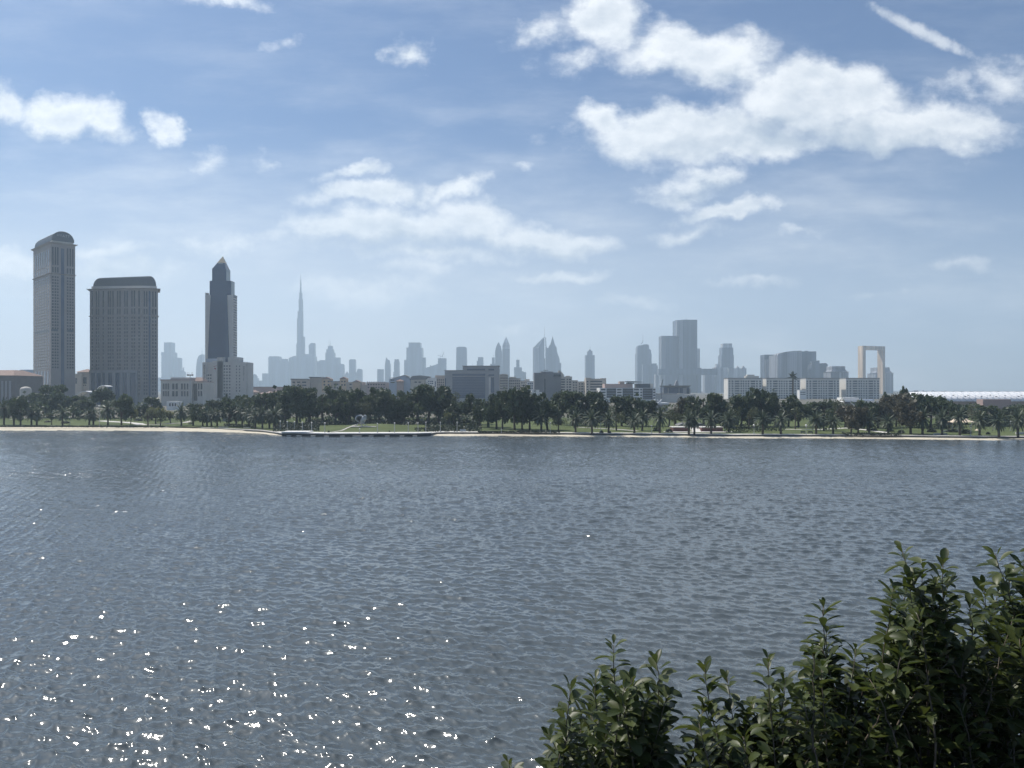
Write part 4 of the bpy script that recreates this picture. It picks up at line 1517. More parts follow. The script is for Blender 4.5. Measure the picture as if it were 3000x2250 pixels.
# ---- low colonnaded building and mast
Y = 760.0
T = bld('civic_building', 'low pale building with two rows of tall dark windows left of the hotel', 532, Y)
b_ = MB()
pb(b_, 471, 562, 1114.5, Y, 26)
pb(b_, 578, 596, 1120, Y, 26)
pb(b_, 562, 578, 1117, Y, 20, None, 3)
pb(b_, 492, 548, 1105.5, Y, 16, 1112, 6)
b_.build('wall', M['cream'], T)
b_ = MB()
pb(b_, 469.5, 563, 1111.5, Y, 27, 1114.49, -.8)
pb(b_, 577, 597, 1117.5, Y, 27, 1119.99, -.8)
b_.build('parapet', M['tan_pink'], T)
MB().frustum(x0 := XX(553, Y), XX(588, Y), Y + 5, Y + 20, ZZ(1116.5, Y), XX(562, Y), XX(580, Y), Y + 11, Y + 14, ZZ(1105, Y)).build('tiled_roof', M['roof_tile'], T)
ww = [(477, 480.3), (482.2, 485.3), (487.3, 490.4), (492.3, 495.5), (504.5, 511), (514.5, 521), (530.5, 535.5), (539, 543.5), (547.3, 551.7), (580.5, 584.5), (587.5, 592.5)]
openings(T, grid(ww, [(1123.5, 1141), (1145.5, 1161)], Y), M['glass'])
pb(MB(), 564, 577, 1124, Y, .5, 1174, 2.6).build('entrance_glazing', M['glass'], T)
Y = 700.0
T = bld('antenna_mast', 'slim grey mast with a ring of antennas before the colonnaded building', 557, Y, 'mast')
X = XX(557, Y)
MB().tube([(X, Y, BZ), (X, Y, ZZ(1100, Y))], [.45, .28], 8).build('pole', M['metal'], T)
b_ = MB()
for k in range(10):
    a = k * math.pi / 5
    p = (X + 2.5 * math.cos(a), Y + 2.5 * math.sin(a))
    b_.box(p[0] - .25, p[0] + .25, p[1] - .2, p[1] + .2, ZZ(1101, Y), ZZ(1096.5, Y))
    b_.tube([(X, Y, ZZ(1101.5, Y)), (p[0], p[1], ZZ(1099, Y))], .12, 4)
for dx in (-2.4, -1.0, 1.4, 2.4):
    b_.tube([(X + dx, Y, ZZ(1098, Y)), (X + dx, Y, ZZ(1090, Y))], .09, 4)
b_.build('antenna_ring', M['dark_metal'], T)

# ---- far left group
Y = 640.0
T = bld('hall', 'dark hall with a shallow brown tiled roof at the left picture edge', 0, Y)
b_ = MB()
pb(b_, -70, 40, 1100, Y, 40)
b_.build('wall', mat_plain('brown_wall', (.16, .14, .13), .85, .15, .2), T)
MB().frustum(XX(-72, Y), XX(42, Y), Y - 1, Y + 41, ZZ(1100, Y) + .003, XX(-60, Y), XX(10, Y), Y + 14, Y + 26, ZZ(1083, Y)).build('roof', M['roof_tile'], T)
for a in (-44, -33, -22, -11, 3, 5, 15.5, 27):
    if a in (3,):
        continue
    pb(MB(), a, a + 6, 1116, Y, 1.2, None, -.5).build('pilaster', M['stone_grey'], T)
Y = 900.0
T = bld('office_block', 'pale blue-grey office with ribbon windows behind the cream dome', 70, Y)
b_ = MB()
pb(b_, 40, 97, 1101, Y, 40)
b_.build('wall', M['white'], T)
b_ = MB()
pb(b_, 54, 97, 1083, Y, 34, 1101.01, 3)
pb(b_, 40, 58, 1092, Y, 34, 1101.01, 3)
b_.build('upper_storey', M['bluegrey'], T)
pb(MB(), 62.5, 65.5, 1103, Y, .6, 1170, -.3).build('stair_strip', M['glass'], T)
openings(T, grid([(42, 55), (72, 96.5)], [(1106.5 + 8.6 * k, 1110.5 + 8.6 * k) for k in range(6)], Y), M['glass_navy'])
Y = 620.0
T = bld('domed_pavilion', 'low pavilion with a smooth cream dome left of the tallest tower', 64, Y)
X = XX(64, Y)
b_ = MB()
b_.tube([(X, Y + 5, BZ), (X, Y + 5, ZZ(1141, Y))], [4.2, 4.2], 20)
b_.build('wall', M['cream'], T)
b_ = MB()
b_.ball((X, Y + 5, ZZ(1141, Y)), 4.1, 4.1, ZZ(1132.5, Y) - ZZ(1141, Y), 24, 10)
b_.build('dome', M['cream'], T, smooth=True)
Y = 860.0
T = bld('villa', 'tan villa with a small tiled hip roof seen between the two arched-roof towers', 243, Y)
b_ = MB()
pb(b_, 226, 263, 1090, Y, 14)
pb(b_, 214, 244, 1097, Y, 6, None, -4)
b_.build('wall', M['cream'], T)
MB().pyramid(XX(223, Y), XX(268, Y), Y - 2, Y + 16, ZZ(1090, Y) + .003, XX(246, Y), Y + 7, ZZ(1080.5, Y)).build('roof', M['roof_tile'], T)
pb(MB(), 213, 246, 1095, Y, 7, 1097.01, -4.6).build('ledge', M['stone_pale'], T)
openings(T, [front(243.5, 254, 1105, 1124, Y - 0), front(244, 247, 1127, 1130.5, Y), front(249.5, 252.5, 1127, 1130.5, Y)] + grid([(221, 226)], [(1108, 1124)], Y - 4), M['glass'])
for (pts, Y, lb) in (([(222, 1157), (230, 1152), (240, 1147), (250, 1145.5), (262, 1148)], 600.0, 'white curved canopy roof between the two arched-roof towers'), ([(284, 1138), (290, 1132), (297, 1129), (305, 1129.5), (313, 1131.5)], 615.0, 'smaller white curved canopy roof at the foot of the broad tower')):
    T = bld('curved_canopy', lb, pts[2][0], Y, 'canopy', 'white curved canopies')
    up = [(XX(a, Y), ZZ(b, Y)) for a, b in pts]
    lo = [(a, b_z - .55) for a, b_z in up]
    MB().slab(lo + up[::-1], Y, Y + 9).build('roof_shell', M['white_roof'], T)
    for a in (up[1], up[3]):
        MB().tube([(a[0], Y + 4, BZ), (a[0], Y + 4, a[1] - .4)], .25, 8).build('column', M['metal'], T)
Y = 560.0
T = bld('kiosk', 'small pale flat-roofed kiosk before the broad tower', 407, Y)
pb(MB(), 392, 424, 1216, Y - 90, 6).build('wall', M['stone_grey'], T)
pb(MB(), 390, 426, 1213, Y - 90, 7, 1215.99, -.5).build('roof', M['white'], T)
T = bld('service_building', 'low white service building below the colonnaded building', 500, 600.0)
pb(MB(), 488, 522, 1176, 600.0, 8).build('wall', M['white'], T)
openings(T, grid(spread(494, 518, 3), [(1181, 1190)], 600.0), M['glass'])
for k, (px, fy, c) in enumerate(((640, 1236, 'M'), )):
    Yk = (CAMZ - GZ) * F / (fy - HZ)
    T = bld('garden_hut', 'small grey hut among palms before the hotel', px + 18, Yk)
    MB().box(XX(652, Yk), XX(672, Yk), Yk, Yk + 3, GZ - .2, ZZ(1222, Yk)).build('wall', M['stone_grey'], T)
    MB().frustum(XX(651, Yk), XX(673, Yk), Yk - .3, Yk + 3.3, ZZ(1222, Yk) + .003, XX(657, Yk), XX(667, Yk), Yk + 1, Yk + 2, ZZ(1218.5, Yk)).build('roof', M['stone_pale'], T)

# ---- terracotta complex, tan apartments
Y = 1050.0
T = bld('mall', 'long low pinkish building with small terracotta hip roofs right of the hotel', 780, Y)
b_ = MB()
pb(b_, 718, 838, 1134, Y, 60, None, 12)
pb(b_, 731, 755, 1149, Y, 12)
pb(b_, 756, 836, 1154, Y, 12)
b_.build('wall', M['tan_pink'], T)
for a, b, e, ap in ((728, 757, 1149, 1142), (755, 776, 1154, 1149), (776, 800, 1152, 1145), (798, 815, 1151, 1143.5), (812, 838, 1152, 1146)):
    MB().pyramid(XX(a, Y), XX(b, Y), Y - 2, Y + 11.9, ZZ(e, Y) + .003, XX((a + b) / 2, Y), Y + 5, ZZ(ap, Y)).build('hip_roof', M['roof_tile'], T)
pb(MB(), 717, 839, 1133, Y, 62, 1134.01, 11).build('parapet', M['grey_roof'], T)
Y = 1000.0


def gable(mb, x0, x1, apx, eave, ap, Y, d, dy=0):
    return mb.slab([(XX(x0, Y), ZZ(eave, Y)), (XX(x1, Y), ZZ(eave, Y)), (XX(apx, Y), ZZ(ap, Y))], Y + dy, Y + dy + d)


T = bld('apartment_building', 'long stepped tan apartments with two ochre gables behind the big dark trees', 950, Y)
b_ = MB()
pb(b_, 836, 853, 1131.5, Y, 30)
pb(b_, 853, 908, 1112.5, Y, 30)
pb(b_, 905, 942, 1107, Y, 24, None, 4)
pb(b_, 930, 1060, 1119, Y, 28)
pb(b_, 1046, 1075, 1128, Y, 28)
b_.build('wall', M['tan'], T)
b_ = MB()
pb(b_, 851.5, 900, 1109.5, Y, 32, 1112.49, -1)
pb(b_, 834, 854, 1130, Y, 32, 1131.49, -1)
pb(b_, 903, 940, 1104, Y, 26, 1106.99, 3)
pb(b_, 962, 995, 1116.5, Y, 30, 1118.99, -1)
b_.build('roof_slab', M['grey_roof'], T)
for a, b, c, e, ap in ((941, 972, 957, 1111, 1104), (994, 1017, 1005.5, 1110, 1103.8), (1031, 1058, 1044, 1120, 1113.5)):
    pb(MB(), a + 2, b - 2, e, Y, 12, 1150, -.8).build('gable_bay', M['ochre'], T)
    gable(MB(), a, b, c, e, ap, Y, 14, -1.4).build('gable_roof', M['roof_tile'], T)
openings(T, grid([(857, 864), (870, 880), (885, 897)], [(1118, 1122), (1127, 1131), (1136, 1140)], Y) + grid([(948, 953), (960, 965), (1000, 1004), (1008, 1012)], [(1116, 1120), (1125, 1130)], Y - .8) + grid([(978, 984), (986, 991), (1024, 1030), (1034, 1040)], [(1124, 1128), (1134, 1138)], Y), M['glass'])
T = bld('apartment_building', 'flat-topped purplish brown apartment block with a crenellated roof edge', 1101, Y)
b_ = MB()
pb(b_, 1073, 1131, 1120, Y, 30)
for k in range(9):
    pb(b_, 1075 + k * 6.3, 1077.5 + k * 6.3, 1117.8, Y, 2, 1120.01)
b_.build('wall', M['tan_pink'], T)
openings(T, grid(spread(1076, 1129, 7), [(1125, 1128.5), (1133, 1136.5)], Y), M['glass'])
T = bld('house_terrace', 'blue-grey gabled houses with a pink-roofed turret among treetops', 1170, Y)
b_ = MB()
pb(b_, 1140, 1202, 1111, Y, 24)
gable(b_, 1140, 1202, 1184, 1111.01, 1100, Y, 24)
b_.build('wall', M['bluegrey'], T)
pb(MB(), 1164, 1183, 1117, Y, 6, None, -5).build('turret', M['tan_pink'], T)
MB().pyramid(XX(1160, Y), XX(1187, Y), Y - 7, Y + 2, ZZ(1117, Y) + .003, XX(1173, Y), Y - 2, ZZ(1110.5, Y)).build('turret_roof', M['roof_tile'], T)
MB().slab([(XX(1138, Y), ZZ(1107, Y)), (XX(1160, Y), ZZ(1106, Y)), (XX(1184, Y), ZZ(1098.5, Y)), (XX(1204, Y), ZZ(1106, Y)), (XX(1184, Y), ZZ(1100, Y)), (XX(1160, Y), ZZ(1107.5, Y))][::-1], Y - 1, Y + 25).build('roof', M['grey_roof'], T)
openings(T, grid([(1144, 1156)], [(1112, 1115), (1119, 1122)], Y), M['glass'])
T = bld('house_terrace', 'grey gabled houses with a long dark sloping roof left of the white box', 1225, Y)
b_ = MB()
pb(b_, 1203, 1248, 1112, Y, 24)
b_.build('wall', M['beige'], T)
MB().slab([(XX(1201, Y), ZZ(1113, Y)), (XX(1249, Y), ZZ(1112, Y)), (XX(1258, Y), ZZ(1103, Y)), (XX(1232, Y), ZZ(1099.5, Y)), (XX(1206, Y), ZZ(1102, Y))], Y - 1, Y + 25).build('roof', M['grey_roof'], T)
openings(T, grid([(1214, 1222), (1226, 1233)], [(1118, 1121)], Y), M['glass'])
T = bld('apartment_building', 'small white and blue apartment block with dark windows', 1263, Y)
b_ = MB()
pb(b_, 1246, 1279, 1107, Y, 20)
b_.build('wall', M['white'], T)
openings(T, grid([(1254, 1257), (1259, 1262), (1264, 1269)], [(1116, 1119), (1122, 1125)], Y) + [front(1274, 1276.5, 1117, 1134, Y)], M['glass_navy'])
T = bld('apartment_building', 'brown grid-fronted block beside the blue glass office', 1290, Y)
b_ = MB()
pb(b_, 1279, 1303, 1108, Y, 26)
pb(b_, 1274, 1303, 1099.5, Y, 20, 1108.01, 4)
b_.build('wall', M['tan'], T)
openings(T, grid(spread(1280, 1302, 4), [(1111 + 7.2 * k, 1115 + 7.2 * k) for k in range(6)], Y), M['glass'])

# ---- blue glass office
Y = 950.0
T = bld('office_building', 'large grey office with a wide blue glass front framed in stone', 1382, Y)
b_ = MB()
pb(b_, 1303, 1462, 1085.5, Y, 40)
pb(b_, 1356, 1462, 1072.5, Y, 38, 1085.51, .4)
b_.build('wall', M['stone_grey'], T)
b_ = MB()
pb(b_, 1301, 1357, 1084.5, Y, 41.5, 1085.49, -.7)
pb(b_, 1354, 1464, 1071.3, Y, 40, 1072.49, -.4)
b_.build('parapet', M['dark_metal'], T)
openings(T, [front(1325.5, 1421.5, 1104, 1166, Y, .25), front(1325.5, 1421.5, 1095, 1101, Y, .2), front(1368, 1421, 1080.5, 1085.3, Y - .3, .2), front(1431, 1447.5, 1081, 1085.3, Y - .3, .2), front(1431, 1447.5, 1097, 1101.5, Y, .2), front(1438, 1447.5, 1105.5, 1150, Y, .2), front(1304, 1306.5, 1108, 1166, Y, .2)], M['glass_blue'], 'glazing')
b_ = MB()
for k in range(1, 12):
    pb(b_, 1325.5, 1421.5, 1104 + k * 4.6 - .25, Y, .1, 1104 + k * 4.6 + .05, -.34)
b_.build('glazing_bars', M['bluegrey'], T)
pb(MB(), 1432, 1437.5, 1105.5, Y, 1, 1160, -.5).build('pier', M['stone_pale'], T)

# ---- beige apartments right of it
Y = 1000.0


def flats(label, x0, x1, yt, Y, mat, cols, rows, extra=None, d=24, name='apartment_building', wm='glass', balc=None, roof=None):
    T_ = bld(name, label, (x0 + x1) / 2, Y)
    m_ = MB()
    pb(m_, x0, x1, yt, Y, d)
    if extra:
        for e in extra:
            pb(m_, e[0], e[1], e[2], Y, d * .7, e[3], d * .1)
    m_.build('wall', mat, T_)
    pb(MB(), x0 - .6, x1 + .6, yt - 1.0, Y, 1.6, yt - .01, -.5).build('roof_edge', roof or M['grey_roof'], T_)
    openings(T_, grid(cols, rows, Y), M[wm])
    if balc:
        for (a, b, ys) in balc:
            for y_ in ys:
                pb(MB(), a, b, y_, Y, 1.4, y_ + 1.8, -1.4).build('balcony', M['stone_pale'], T_)
    return T_


rw = lambda a, n, p, h: [(a + p * k, a + p * k + h) for k in range(n)]
flats('greenish beige apartments immediately right of the blue glass office', 1463, 1489, 1099, Y, M['beige'], spread(1465, 1488, 4), rw(1106, 7, 7.6, 3.6), [(1466, 1486, 1096, 1099.01)], balc=[(1466, 1474, [1112 + 7.6 * k for k in range(5)])])
flats('long balconied beige apartments in the middle of the row right of the glass office', 1490, 1525, 1109, Y + 20, M['beige'], spread(1491, 1524, 6), rw(1114, 6, 7.6, 3.6), [(1492, 1512, 1104, 1109.01)], balc=[(1493, 1508, [1120 + 7.6 * k for k in range(4)])])
flats('pale cream apartments with a small ochre roof house', 1525, 1546, 1116, Y, M['cream'], spread(1526, 1545, 3), rw(1120, 6, 7.4, 3.5), [(1539, 1552, 1110.5, 1117)])
flats('white and blue apartments left of the ribbed grey block', 1544, 1565, 1118, Y - 20, M['white'], spread(1545, 1562, 3, .7), rw(1122, 6, 6.8, 3.6), wm='glass_navy')
Y = 700.0
T = bld('low_house', 'low white house with a dark roof opening above the treetops', 1570, Y)
b_ = MB()
pb(b_, 1544, 1588, 1149, Y, 10)
pb(b_, 1557, 1580, 1142, Y, 8, 1149.01)
b_.build('wall', M['white'], T)
openings(T, [front(1564, 1571, 1144, 1147, Y)], M['glass'])

# ---- ribbed grey block
Y = 900.0
T = bld('office_block', 'dark grey ribbed windowless-looking block with stepped roof line', 1606, Y)
b_ = MB()
pb(b_, 1565, 1587, 1092, Y, 34, None, .3)
pb(b_, 1586, 1621, 1088.5, Y, 36)
pb(b_, 1621, 1644, 1091.5, Y, 34, None, .3)
b_.build('wall', mat_plain('ribbed_grey', (.19, .19, .20), .8, .12, .1), T)
for k in range(26):
    a = 1566 + k * 3.0
    pb(MB(), a, a + 1.0, 1094, Y, .6, None, -.5).build('rib', M['stone_grey'], T)
pb(MB(), 1594, 1598, 1110, Y, .4, None, -.7).build('dark_slot', M['glass'], T)
pb(MB(), 1622, 1642, 1097, Y, .4, 1103, -.65).build('dark_slot', M['glass'], T)
b_ = MB()
X = XX(1598, Y)
b_.tube([(X, Y + 8, ZZ(1088.5, Y)), (X, Y + 8, ZZ(1084, Y))], .2, 5)
b_.box(X - 2, X + 3.5, Y + 7, Y + 9, ZZ(1085, Y), ZZ(1083.8, Y))
b_.build('roof_gantry', M['dark_metal'], T)

Y = 1000.0
T = bld('apartment_building', 'stepped beige apartments with a steep dark gable right of the ribbed block', 1680, Y)
b_ = MB()
pb(b_, 1640, 1652, 1100, Y, 24)
b_.slab([(XX(1636, Y), ZZ(1100, Y)), (XX(1654, Y), ZZ(1100, Y)), (XX(1641, Y), ZZ(1084.5, Y)), (XX(1636, Y), ZZ(1086, Y))], Y, Y + 10)
pb(b_, 1652, 1676, 1103, Y, 24)
pb(b_, 1659, 1670, 1100.5, Y, 8, 1103.01, 5)
pb(b_, 1676, 1693, 1114, Y, 24)
pb(b_, 1693, 1718, 1117.5, Y, 24)
b_.build('wall', M['beige'], T)
openings(T, grid([(1642, 1655), (1660, 1664), (1667, 1673)], rw(1110, 6, 7.4, 3.6), Y) + grid([(1679, 1683), (1686, 1690)], rw(1119, 5, 7.4, 3.6), Y) + grid([(1696, 1700), (1703, 1708), (1711, 1716)], rw(1123, 4, 7.4, 3.6), Y), M['glass'])
flats('beige block with long ribbon windows and a raised right end', 1717, 1776, 1110.5, Y - 20, M['beige'], [(1729, 1764), (1719, 1724)], rw(1116, 7, 7.8, 3.8), [(1717, 1733, 1106.5, 1110.51), (1762, 1776, 1108, 1110.51)])

# ---- long banded office
Y = 930.0
T = bld('office_building', 'long white office with dark glass bays and a thin overhanging roof canopy', 1840, Y)
b_ = MB()
pb(b_, 1757, 1921, 1136.5, Y, 34)
b_.build('wall', M['white'], T)
pb(MB(), 1773, 1855, 1124.5, Y, 24, 1136.49, 4).build('upper_storey', M['tan_pink'], T)
pb(MB(), 1869, 1907, 1124, Y, 24, 1136.49, 4).build('dark_upper_storey', M['dark_roof'], T)
pb(MB(), 1907.01, 1915, 1124, Y, 24, 1136.49, 4).build('stair_tower', M['cream'], T)
b_ = MB()
pb(b_, 1818, 1832, 1117, Y, 12, 1124.49, 8)
b_.build('roof_house', M['tan'], T)
MB().slab([(XX(1832, Y), ZZ(1118, Y)), (XX(1850, Y), ZZ(1121, Y)), (XX(1890, Y), ZZ(1119.5, Y)), (XX(1862, Y), ZZ(1117, Y)), (XX(1840, Y), ZZ(1116.6, Y))], Y + 2, Y + 26).build('roof_canopy', M['dark_roof'], T)
pb(MB(), 1842, 1862, 1121.5, Y, 14, 1124.49, 8).build('plant_room', M['dark_roof'], T)
openings(T, [front(1777, 1805, 1138, 1166, Y, .2), front(1824, 1855, 1138, 1166, Y, .2), front(1883, 1912, 1138, 1170, Y, .2)], M['glass'], 'glass_bay')
openings(T, grid([(1760.5, 1774), (1808, 1821), (1857, 1872), (1876, 1881), (1913.5, 1920)], rw(1139.5, 4, 8.2, 4), Y), M['glass'])
b_ = MB()
for a, c in ((1777, 1805), (1824, 1855), (1883, 1912)):
    for k in range(4):
        pb(b_, a, c, 1144.5 + 7 * k, Y, .2, 1145.3 + 7 * k, -.35)
b_.build('bay_spandrels', M['bluegrey'], T)

Y = 1100.0
T = bld('glass_hall', 'low glass hall under a flaring flat roof before the twin dark towers', 1980, Y)
b_ = MB()
pb(b_, 1944, 2020, 1135, Y, 30)
b_.build('wall', M['glass_blue'], T)
MB().frustum(XX(1950, Y), XX(2016, Y), Y - 3, Y + 33, ZZ(1134.9, Y), XX(1945, Y), XX(2022, Y), Y - 6, Y + 36, ZZ(1129.5, Y)).build('roof', M['grey_roof'], T)
for a, b in ((1942, 1944.5), (1956, 1958), (1988, 1990), (2000, 2011), (2019, 2022)):
    pb(MB(), a, b, 1137, Y, 2, None, -1.5).build('pier', M['stone_grey'], T)
MB().slab([(XX(1980, Y), ZZ(1129.4, Y)), (XX(1992, Y), ZZ(1129.4, Y)), (XX(1989, Y), ZZ(1115, Y)), (XX(1986, Y), ZZ(1113, Y))], Y + 8, Y + 12).build('roof_fin', M['stone_grey'], T)
pb(MB(), 1960, 1972, 1125.5, Y, 6, 1126.6, 4).build('roof_plant', M['dark_roof'], T)
pb(MB(), 1964, 1968, 1126.5, Y, 3, 1129.4, 5).build('plant_leg', M['dark_roof'], T)
b_ = MB()
pb(b_, 1918, 2038, 1155, 940.0, 30)
pb(b_, 1985, 2005, 1152.5, 940.0, 12, 1155.01)
b_.build('podium', M['stone_pale'], T)
pb(MB(), 1918, 1986, 1152.5, 940.0, 20, 1154.99, 2).build('podium_roof', M['grey_roof'], T)
Y = 880.0
T = bld('floodlight_mast', 'slim dark mast with a tilted floodlight head left of the twin towers', 1938, Y, 'mast')
X = XX(1938, Y)
MB().tube([(X, Y, BZ), (X, Y, ZZ(1128, Y))], [.5, .35], 8).build('pole', M['dark_metal'], T)
MB().slab([(XX(1936.8, Y), ZZ(1128, Y)), (XX(1939.3, Y), ZZ(1128, Y)), (XX(1943.3, Y), ZZ(1111.5, Y)), (XX(1941.8, Y), ZZ(1111, Y))], Y - .5, Y + .5).build('lamp_head', M['dark_metal'], T)
Y = 560.0
T = bld('white_pavilion', 'white roofed pavilion with pointed white fins above the treetops right of the long office', 1940, Y)
pb(MB(), 1914, 1960, 1180, Y, 14, 1184.5).build('roof', M['white_roof'], T)
pb(MB(), 1920, 1956, 1184.6, Y, 10).build('wall', M['stone_grey'], T)
for pl in ([(1917, 1180), (1923, 1180), (1922, 1170), (1920, 1168)], [(1930, 1180), (1938, 1180), (1941, 1170), (1939, 1169)], [(1926, 1172), (1933, 1179), (1934, 1178), (1927, 1170)]):
    MB().slab([(XX(a, Y), ZZ(b, Y) + .003) for a, b in pl], Y + 1, Y + 2.2).build('fin', M['white_roof'], T)

# ---- four blocks with gridded windows
Y = 1300.0
BLOCKW = mat_plain('pale_block_render', (.62, .60, .55), .85, .1, .1)
names = ['leftmost of the four pale grid-windowed blocks in a row', 'grid-windowed block behind the false palm mast', 'grid-windowed block left of the golden frame', 'grid-windowed block standing in front of the golden frame']
for k, x0 in enumerate((2133, 2245, 2361, 2478.5)):
    T = bld('apartment_block', names[k], x0 + 52, Y, 'building', 'four matching pale blocks')
    b_ = MB()
    pb(b_, x0, x0 + 98, 1109.5, Y, 26)
    pb(b_, x0 + 86, x0 + 100, 1109.5, Y, 20, None, 3)
    b_.build('wall', BLOCKW, T)
    pb(MB(), x0 - .7, x0 + 99, 1107, Y, 27, 1109.49, -1).build('roof', M['grey_roof'], T)
    cols = [(3, 6.5), (11.5, 16), (20.5, 34), (37.2, 41.5), (44, 48), (51.5, 55), (58.3, 63), (66.8, 80), (83, 87.5), (92, 97.3)]
    openings(T, grid([(x0 + a - .7, x0 + b - .7) for a, b in cols], rw(1115.2, 8, 7.0, 4.0), Y, .12), M['glass'])
    b_ = MB()
    for a in (0, 8.2, 18, 35.3, 42.5, 49.5, 56.5, 64.8, 81.2, 89.8, 97.2):
        pb(b_, x0 + a + .1, x0 + a + .9, 1112, Y, .2, None, -.2)
    b_.build('facade_fins', BLOCKW, T)
T = bld('low_building', 'low white building with ribbon windows between the second and third grid-windowed blocks', 2353, 1250.0)
pb(MB(), 2343, 2362, 1143, 1250.0, 12).build('wall', M['white'], T)
openings(T, grid([(2345, 2360)], [(1148, 1150.5), (1154, 1156.5)], 1250.0), M['glass'])
T = bld('stair_block', 'narrow grey link block between the first two grid-windowed blocks', 2237, 1320.0)
pb(MB(), 2231, 2246, 1110, 1320.0, 12).build('wall', M['bluegrey'], T)
openings(T, grid([(2233.5, 2238)], rw(1115, 6, 7, 4), 1320.0), M['glass'])
T = bld('rooftop_house', 'tan stepped building top rising behind the leftmost grid-windowed block', 2205, 1500.0)
b_ = MB()
pb(b_, 2186, 2224, 1101.5, 1500.0, 14)
pb(b_, 2190, 2211, 1097.5, 1500.0, 10, 1101.51, 1)
b_.build('wall', M['cream'], T)

# ---- false palm mast
Y = 640.0
T = bld('palm_mast', 'tall telephone mast disguised as a palm tree before the grid-windowed blocks', 2323, Y, 'mast')
X = XX(2323, Y)
MB().tube([(X, Y, BZ), (X, Y, ZZ(1100, Y)), (X, Y, ZZ(1090, Y))], [.72, .66, .5], 10).build('trunk', M['palm_bark'], T)
b_ = MB()
b_.tube([(X, Y, ZZ(1111, Y)), (X, Y, ZZ(1104, Y)), (X, Y, ZZ(1098, Y)), (X, Y, ZZ(1092, Y)), (X, Y, ZZ(1088, Y))], [.5, 1.1, 1.0, .8, .5], 10)
rp = random.Random(3)
for k in range(22):
    az = k * 2.4
    el = R(rp.uniform(-45, 60))
    L = rp.uniform(3.4, 5.2)
    c0 = Vector((X, Y, ZZ(rp.uniform(1098, 1108), Y)))
    d = Vector((math.cos(az) * math.cos(el), math.sin(az) * math.cos(el), math.sin(el)))
    p1 = c0 + d * L * .5
    p2 = p1 + (d + Vector((0, 0, -.05))) * L * .5
    b_.tube([c0, p1, p2], [.25, .42, .05], 5)
b_.build('crown', M['hedge'], T)

# ---- elevated white-roofed building
Y = 520.0
T = bld('raised_pavilion', 'raised white-roofed building on a slanting white leg below the golden frame', 2520, Y)
MB().slab([(XX(2471, Y), ZZ(1177.5, Y)), (XX(2572, Y), ZZ(1179, Y)), (XX(2572, Y), ZZ(1176, Y)), (XX(2474, Y), ZZ(1174.5, Y))], Y - 1, Y + 14).build('roof', M['white_roof'], T)
pb(MB(), 2474, 2520, 1165, Y, 10, 1174.4, 2).build('upper_roof', M['white'], T)
pb(MB(), 2478, 2572, 1170, Y, 8, 1174.6, 5).build('clerestory', M['bluegrey'], T)
pb(MB(), 2496, 2540, 1178.6, Y, 8, None, 4).build('wall', M['dark_roof'], T)
pb(MB(), 2540, 2572, 1180, Y, 10, None, 1).build('side_wall', M['white'], T)
MB().tube([(XX(2491, Y), Y - .4, ZZ(1178, Y)), (XX(2505, Y), Y - .4, ZZ(1192, Y))], [.45, .6], 6).build('leg', M['white'], T)

# ---- white stadium roof
Y = 600.0
T = bld('stadium', 'long white stadium roof with a wavy ridge and diamond seams at the right edge', 2900, Y)
x0, x1 = XX(2676, Y), XX(3330, Y)
b_ = MB()
NXs, NYs = 150, 12
dep = 46.0
for i in range(NXs + 1):
    xx = x0 + (x1 - x0) * i / NXs
    u_ = min(1.0, (xx - x0) / 20.0)
    end = math.sqrt(max(0, 1 - (1 - u_) ** 2))
    wave = .28 * abs(math.sin((xx - x0) * .42))
    for j in range(NYs + 1):
        q = j / NYs
        a = q * math.pi / 2 * 1.15
        zz_ = ZZ(1176, Y) + (ZZ(1148.5, Y) - ZZ(1176, Y)) * math.sin(min(a, math.pi / 2)) ** .8 * (.35 + .65 * end)
        b_.v.append((xx, Y + (1 - end) * 12 + dep * (1 - math.cos(min(a, math.pi / 2))) * .55, zz_ + wave * q))
for i in range(NXs):
    for j in range(NYs):
        a = i * (NYs + 1) + j
        b_.f.append((a, a + NYs + 1, a + NYs + 2, a + 1))
verts_roof = list(b_.v)
b_.build('roof_membrane', M['white_roof'], T, smooth=True)
sm = MB()
for s in range(-12, 44):
    for sg in (1, -1):
        pts = []
        for j in range(0, 9):
            i = s * 4 + sg * j * 1 + (0 if sg > 0 else 8)
            if 0 <= i <= NXs:
                q = verts_roof[i * (NYs + 1) + j]
                pts.append((q[0], q[1] - .12, q[2] + .05))
        if len(pts) > 2:
            sm.tube(pts, .09, 4, False)
sm.build('diamond_seams', M['bluegrey'], T)
b_ = MB()
for i in range(10, NXs):
    p, q = verts_roof[i * (NYs + 1) + NYs], verts_roof[(i + 1) * (NYs + 1) + NYs]
    b_.tube([(p[0], p[1], ZZ(1148.2, Y) + .1), (q[0], q[1], ZZ(1148.2, Y) + .1)], .22, 4, False)
b_.build('ridge_beam', M['metal'], T)
b_ = MB()
for px, w, h in ((2735, 14, 3.5), (2758, 1.6, 5), (2789, 1.6, 4), (2828, 2.4, 3), (2985, 5, 1.5)):
    pb(b_, px - w / 2, px + w / 2, 1147.6 - h, Y, 2.5, 1147.7, 26)
b_.build('roof_plant', M['bluegrey'], T)
pb(MB(), 2690, 3330, 1174.5, Y, 30, None, 2).build('wall', M['tan'], T)
for k in range(12):
    a = 2772 + k * 26 + (k % 3) * 5
    b_ = MB()
    c = verts_roof[min(NXs, max(0, int((XX(a, Y) - x0) / (x1 - x0) * NXs))) * (NYs + 1) + 3 + k % 2]
    b_.ball((c[0], c[1] - .15, c[2]), .8, .25, .35, 8, 5)
    b_.build('vent', M['dark_metal'], T)
